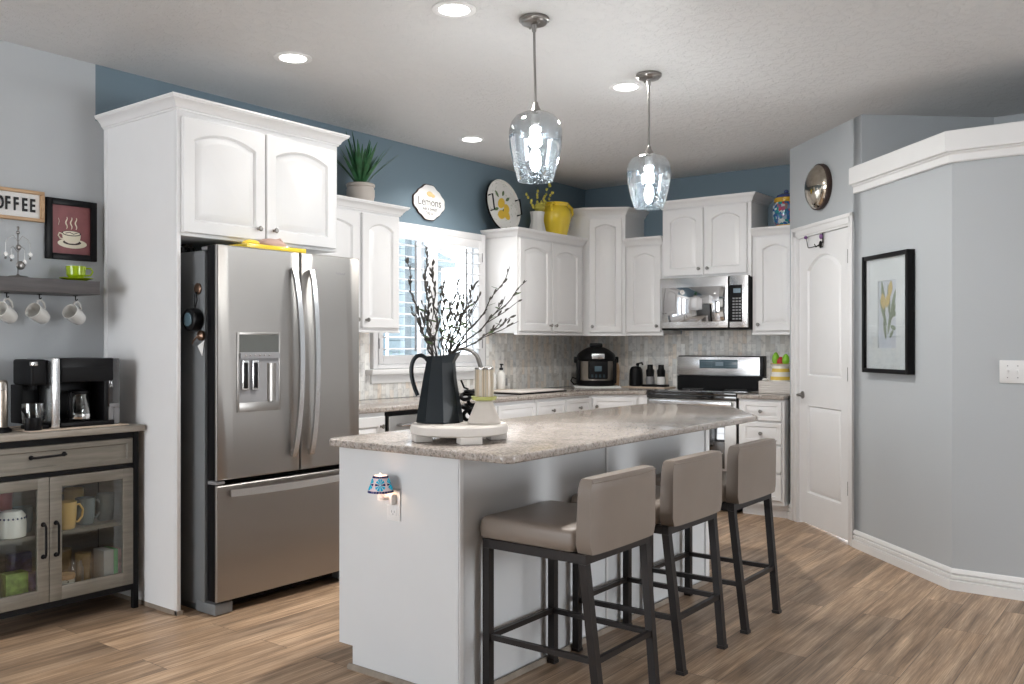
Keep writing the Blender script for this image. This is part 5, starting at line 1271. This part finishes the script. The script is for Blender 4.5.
b = MB(); b.box(2.2765, 2.3080, 4.17, 4.38, z, z + .083, .006); b.box(2.2482, 2.2755, 4.17, 4.38, z, z + .083, .004); b.box(2.2524, 2.3028, 4.166, 4.17, z + .082, z + .10, .001); b.obj('tank_base', 'grey_plastic', cm, world=True)
ca_ = thing('carafe', 'glass coffee carafe with black handle and steel band inside the coffee maker', 'carafe', (2.130, 4.225, z + .0225))
b = MB(); b.lathe([(.048, 0), (.056, .01), (.058, .04), (.050, .085), (.040, .115), (.043, .128), (.040, .128), (.037, .115), (.047, .085), (.055, .04), (.052, .012), (0, .008)], n=36); b.obj('jug', 'glass', ca_)
b = MB(); b.lathe([(.0585, .012), (.0595, .02), (.0595, .028), (.0585, .034)], n=36, cap0=False, cap1=False); b.obj('band', 'chrome', ca_)
b = MB(); b.lathe([(.044, .129), (.044, .142), (.02, .15), (0, .15)], n=28); b.obj('lid', 'black', ca_)
b = MB(); b.tube([(-.038, -.02, .125), (-.06, -.045, .13), (-.066, -.055, .10), (-.062, -.05, .04), (-.052, -.035, .02)], [.010, .011, .010, .009, .008], 8); b.obj('handle', 'black', ca_)
g_ = thing('glass_mug', 'clear glass mug on the drip tray left of the steel column', 'mug', (1.918, 4.225, z + .0185))
b = MB(); b.lathe([(0, 0), (.036, 0), (.042, .01), (.046, .06), (.044, .098), (.041, .098), (.043, .06), (.037, .012), (0, .01)], n=32); b.obj('cup', 'glass', g_)
pk = thing('coffee_scoop_holder', 'small black cup with scoop handle in front of the glass mug', 'holder', (1.888, 4.150, z))
b = MB(); b.lathe([(.036, 0), (.038, .003), (.036, .055), (.032, .055), (.032, .01), (0, .01)], n=28, sx=1, sy=.75); b.obj('cup', 'black', pk)
b = MB(); b.tube([(-.015, 0, .02), (-.032, -.004, .07), (-.05, -.006, .10)], [.005, .006, .009], 8); b.obj('scoop_handle', 'matte_black', pk)
mf = thing('milk_frother', 'ribbed steel cylinder on a black base at the photo edge', 'milk frother', (1.772, 4.25, CT))
b = MB(); b.lathe([(.062, 0), (.062, .012), (.050, .022)], n=36); b.obj('base', 'black', mf)
b = MB(); pr_ = [(.046, .0225)]
for i in range(16): pr_ += [(.047, .025 + i * .010), (.0455, .030 + i * .010)]
b.lathe(pr_ + [(.0455, .186), (.0, .187)], n=40); b.obj('jug', mat('warm ribbed steel', (.50, .43, .36), .3, 1.0), mf)
b = MB(); b.lathe([(.046, .1875), (.046, .225), (.040, .232), (0, .232)], n=36); b.obj('lid', 'pot_steel', mf)
b = MB(); b.tube([(1.83, 4.27, CT + .006), (1.88, 4.33, CT + .005), (1.94, 4.38, CT + .004), (2.0, 4.425, CT + .03), (2.05, 4.43, CT + .08)], .0032, 6); tag(b.obj('power_cord', 'black'), 'thin black cord running from the milk frother behind the coffee maker', 'cord')

# ------------------------------------------------------------------ kitchen counter items
CZ = .9165
# kitchen tap
tp = thing('kitchen_tap', 'brushed nickel gooseneck kitchen tap behind the dark pitcher', 'tap', (4.93, 4.36, CZ))
b = MB(); b.lathe([(.028, 0), (.028, .008), (.020, .016), (.016, .05), (.014, .05)], n=24)
pts = [(0, 0, .03), (0, 0, .24)] + [(.0 + .095 * (1 - math.cos(a)) * .75, -.095 * (1 - math.cos(a)), .24 + .105 * math.sin(a)) for a in [PI * i / 12 for i in range(1, 12)]]
pts += [(.150, -.205, .20)]
b.tube(pts, [.013] * (len(pts) - 4) + [.014, .015, .017, .017], 12); b.obj('spout', 'nickel', tp)
b = MB(); b.tube([(.016, 0, .05), (.05, 0, .06), (.07, -.01, .10)], .006, 8); b.obj('handle', 'nickel', tp)
b = MB(); 
sk = thing('sink', 'steel undermount sink in the worktop below the window', 'sink', (4.93, 4.17, CZ))
b.box(4.58, 5.30, 3.985, 4.30, CZ - .0005, CZ + .0015, .0005); b.obj('rim', 'steel', sk, world=True)
b = MB(); b.box(4.60, 5.28, 4.005, 4.28, CZ + .0015, CZ + .002); b.obj('basin', 'grey_plastic', sk, world=True)
dm = thing('drying_mat', 'light flat board with black edge lying beside the sink', 'board', (5.72, 4.12, CZ))
b = MB(); b.box(5.36, 5.98, 4.00, 4.26, CZ, CZ + .010, .002); b.obj('base', 'black', dm, world=True)
b = MB(); b.box(5.35, 5.93, 3.995, 4.27, CZ + .011, CZ + .022, .004); b.obj('board', 'riser', dm, world=True)
sd_ = tag(MB().box(5.44, 5.74, 4.335, 4.445, CZ, CZ + .018, .004).obj('soap_tray', 'wood_board'), 'small pale tray under the soap bottles by the window', 'tray')
for x, lab, m_, pump in ((5.50, 'white bottle on the soap tray left of the black pump bottle', 'ceramic', 0), (5.62, 'white soap bottle with black pump on the small tray', 'ceramic', 1)):
    s_ = thing('soap_bottle', lab, 'bottle', (x, 4.39, CZ + .0185))
    b = MB(); b.lathe([(.034, 0), (.036, .006), (.036, .115), (.028, .135), (.014, .145), (.012, .155), (0, .155)], n=28); b.obj('body', m_, s_)
    b = MB(); pm = 'black' if pump else 'ceramic'
    if pump: b.lathe([(.015, .1555), (.015, .172), (.006, .175), (.006, .195), (.012, .197), (.012, .205), (0, .206)], n=18); b.tube([(0, 0, .20), (-.015, -.03, .198)], .005, 8)
    else: b.lathe([(.013, .1555), (.012, .19), (0, .191)], n=18)
    b.obj('pump' if pump else 'cap', pm, s_)
    if pump: b = MB(); b.box(.01, .0372, -.0372, -.01, .03, .09, .003); b.obj('label', 'grey_plastic', s_)
# pressure cooker on a board
KX, KY = 6.68, 4.16; ka = math.radians(-52)
b = MB(); Mk = T(KX, KY, 0) @ Matrix.Rotation(ka, 4, 'Z'); b.box(-.20, .20, -.17, .17, CZ, CZ + .016, .003, Mx=Mk); tag(b.obj('board', 'paper'), 'pale slab under the pressure cooker in the corner', 'board')
ip = thing('pressure_cooker', 'black and steel electric pressure cooker with domed lid in the counter corner', 'pressure cooker', (KX, KY, CZ + .0165), ka)
b = MB(); b.lathe([(.150, 0), (.165, .006), (.168, .045), (.162, .05)], n=48); b.obj('base', 'black', ip)
b = MB(); b.lathe([(.155, .0505), (.155, .215), (.150, .216)], n=48); b.obj('body', 'pot_steel', ip)
b = MB(); b.lathe([(.165, .2165), (.170, .225), (.170, .262), (.155, .285), (.115, .315), (.075, .335), (.04, .342), (0, .343)], n=48)
b.box(-.195, -.150, -.035, .035, .20, .255, .008); b.box(.150, .195, -.035, .035, .20, .255, .008); b.box(-.055, .055, -.035, .035, .335, .375, .010); b.obj('lid', 'black', ip)
for sg_ in (-1, 1):
    b = MB(); b.box(sg_ * .155 - .02, sg_ * .155 + .02, -.06, .05, .02, .24, .012); b.obj('side_handle', 'black', ip)
b = MB(); b.box(-.085, .085, -.174, -.13, .062, .222, .012, seg=3); pn_ = b.obj('control_panel', 'black', ip)
b = MB(); b.box(-.03, .03, -.1765, -.174, .13, .175, .001)
for i in range(4):
    for z_ in (.08, .095): b.box(-.06 + i * .034, -.042 + i * .034, -.1758, -.174, z_, z_ + .006)
b.obj('screen', 'display', pn_)
b = MB(); b.box(-.055, .055, -.1775, -.155, .236, .282, .004); b.obj('emblem', 'steel_bright', ip)
b = MB(); b.tube([(-.16, -.05, .02), (-.20, -.06, .015), (-.225, -.05, .045), (-.21, -.04, .075), (-.17, -.03, .06)], .006, 6); b.obj('power_cord', 'black', ip)
b = MB(); Mp = T(6.92, 4.10, CZ) @ RZ(-70) @ RX(-9)
b.prism([(-.028, 0), (.028, 0), (.030, .14), (.022, .19), (.012, .215), (-.012, .215), (-.022, .19), (-.030, .14)], -.007, .007, 'xz', bev=.003, Mx=Mp); b.cyl((0, .0, 0), .010, .006, 12, Mx=Mp @ T(0, -.007, .19) @ RX(90))
tag(b.obj('cutting_paddle', 'wood_natural'), 'wooden paddle leaning beside the pressure cooker', 'paddle')
# kettle and tumblers on a board
b = MB(); b.box(6.80, 7.01, 3.555, 3.975, CZ, CZ + .012, .003); tag(b.obj('board', 'wood_board'), 'pale wooden board under the black kettle and tumblers', 'board')
kz = CZ + .0125
kt = thing('kettle', 'black ribbed kettle with small lid knob left of the two tumblers', 'kettle', (6.90, 3.885, kz))
b = MB(); n = 32; ls = []
for r_, z_ in [(.052, 0), (.060, .004), (.060, .10), (.055, .145), (.042, .168), (.02, .175), (0.0001, .176)]:
    ls.append([(r_ * (1 - .03 * (i % 2)) * math.cos(2 * PI * i / n), r_ * (1 - .03 * (i % 2)) * math.sin(2 * PI * i / n), z_) for i in range(n)])
b.loops(ls); b.obj('body', 'black', kt)
b = MB(); b.tube([(0, -.02, .17), (0, -.03, .20), (0, -.06, .205), (0, -.066, .185)], .008, 8); b.sph((0, -.015, .19), .014, n=10); b.obj('lid_knob', 'black', kt)
rk = tag(MB().box(6.845, 6.955, 3.585, 3.80, kz, kz + .02, .004).obj('rack', 'black'), 'low black tray holding the two tumblers', 'tray')
for y, m2, lab in ((3.745, 'grey_plastic', 'black tumbler with grey lower band next to the kettle'), (3.638, 'paper', 'black tumbler with white lower band nearest the range')):
    s_ = thing('tumbler', lab, 'tumbler', (6.90, y, kz + .0205), 0, 'tumblers beside the range')
    b = MB(); b.lathe([(.032, .066), (.034, .075), (.036, .12), (.026, .135), (.024, .17), (0, .171)], n=28); b.obj('cup', 'black', s_)
    b = MB(); b.lathe([(.034, 0), (.038, .004), (.036, .065), (.03, .0655)], n=28); b.obj('band', m2, s_)
# right of the range
bk = thing('basket', 'low white woven basket on the short worktop right of the range', 'basket', (6.765, 2.545, CZ))
b = MB(); bw, bd, bh = .125, .10, .095
for sx0, sx1, sy0, sy1 in ((-bd, bd, -bw, -bw + .008), (-bd, bd, bw - .008, bw), (-bd, -bd + .008, -bw + .008, bw - .008), (bd - .008, bd, -bw + .008, bw - .008)): b.box(sx0, sx1, sy0, sy1, 0.0, bh, .003)
b.box(-bd + .008, bd - .008, -bw + .008, bw - .008, 0, .006)
for i in range(5): b.box(-bd - .003, -bd + .001, -bw, bw, .008 + i * .018, .018 + i * .018, .002)
b.obj('body', mat('white wicker', (.66, .62, .58), .6, bump=.3), bk)
m = mat('yellow white stripe glaze', (.8, .7, .4), .2, coat=.3); t = NT(m); tc = t.add('ShaderNodeTexCoord'); s3 = t.add('ShaderNodeSeparateXYZ'); t.link(tc.outputs['Object'], s3.inputs[0])
mm_ = t.add('ShaderNodeMath', operation='MULTIPLY'); mm_.inputs[1].default_value = 1 / .062; t.link(s3.outputs['Z'], mm_.inputs[0]); fr_ = t.add('ShaderNodeMath', operation='FRACT'); t.link(mm_.outputs[0], fr_.inputs[0])
r_ = t.ramp(fr_.outputs[0], [(0.0, (.78, .74, .66)), (.56, (.72, .50, .08))]); 
for nn_ in t.n:
    if nn_.type == 'VALTORGB' and abs(nn_.color_ramp.elements[1].position - .56) < .01: nn_.color_ramp.interpolation = 'CONSTANT'
t.color(r_)
vs_ = thing('striped_crock', 'yellow and white striped crock holding artificial fruit, in the basket', 'crock', (6.76, 2.53, CZ + .0065))
b = MB(); b.lathe([(.070, 0), (.082, .008), (.084, .06), (.078, .12), (.066, .175), (.064, .205), (.078, .222), (.074, .224), (.058, .205), (0, .19)], n=40); b.obj('body', m, vs_)
for y, z_, m_, sz, lab in ((2.572, .268, 'leafgreen', 1.35, 'bright green pear in the striped crock, left one'), (2.528, .246, 'red', 1.0, 'dark red apple in the middle of the striped crock'), (2.482, .262, 'leafgreen', 1.2, 'yellow green pear in the striped crock beside the door')):
    b = MB(); b.lathe([(0, -.038 * sz), (.018, -.034 * sz), (.029, -.012 * sz), (.026, .012 * sz), (.014, .03 * sz), (.005, .036 * sz), (0, .034 * sz)], n=20)
    tag(b.obj('fruit', m_, loc=(6.755 + (y - 2.53) * .3, y, CZ + z_)), lab, 'fruit')
b = MB(); b.sph((0, 0, 0), .022, 1.5, 1, .7, 12); tag(b.obj('garlic', 'ceramic', loc=(6.72, 2.640, CZ + .100)), 'small white ball resting on the left edge of the basket', 'ornament')
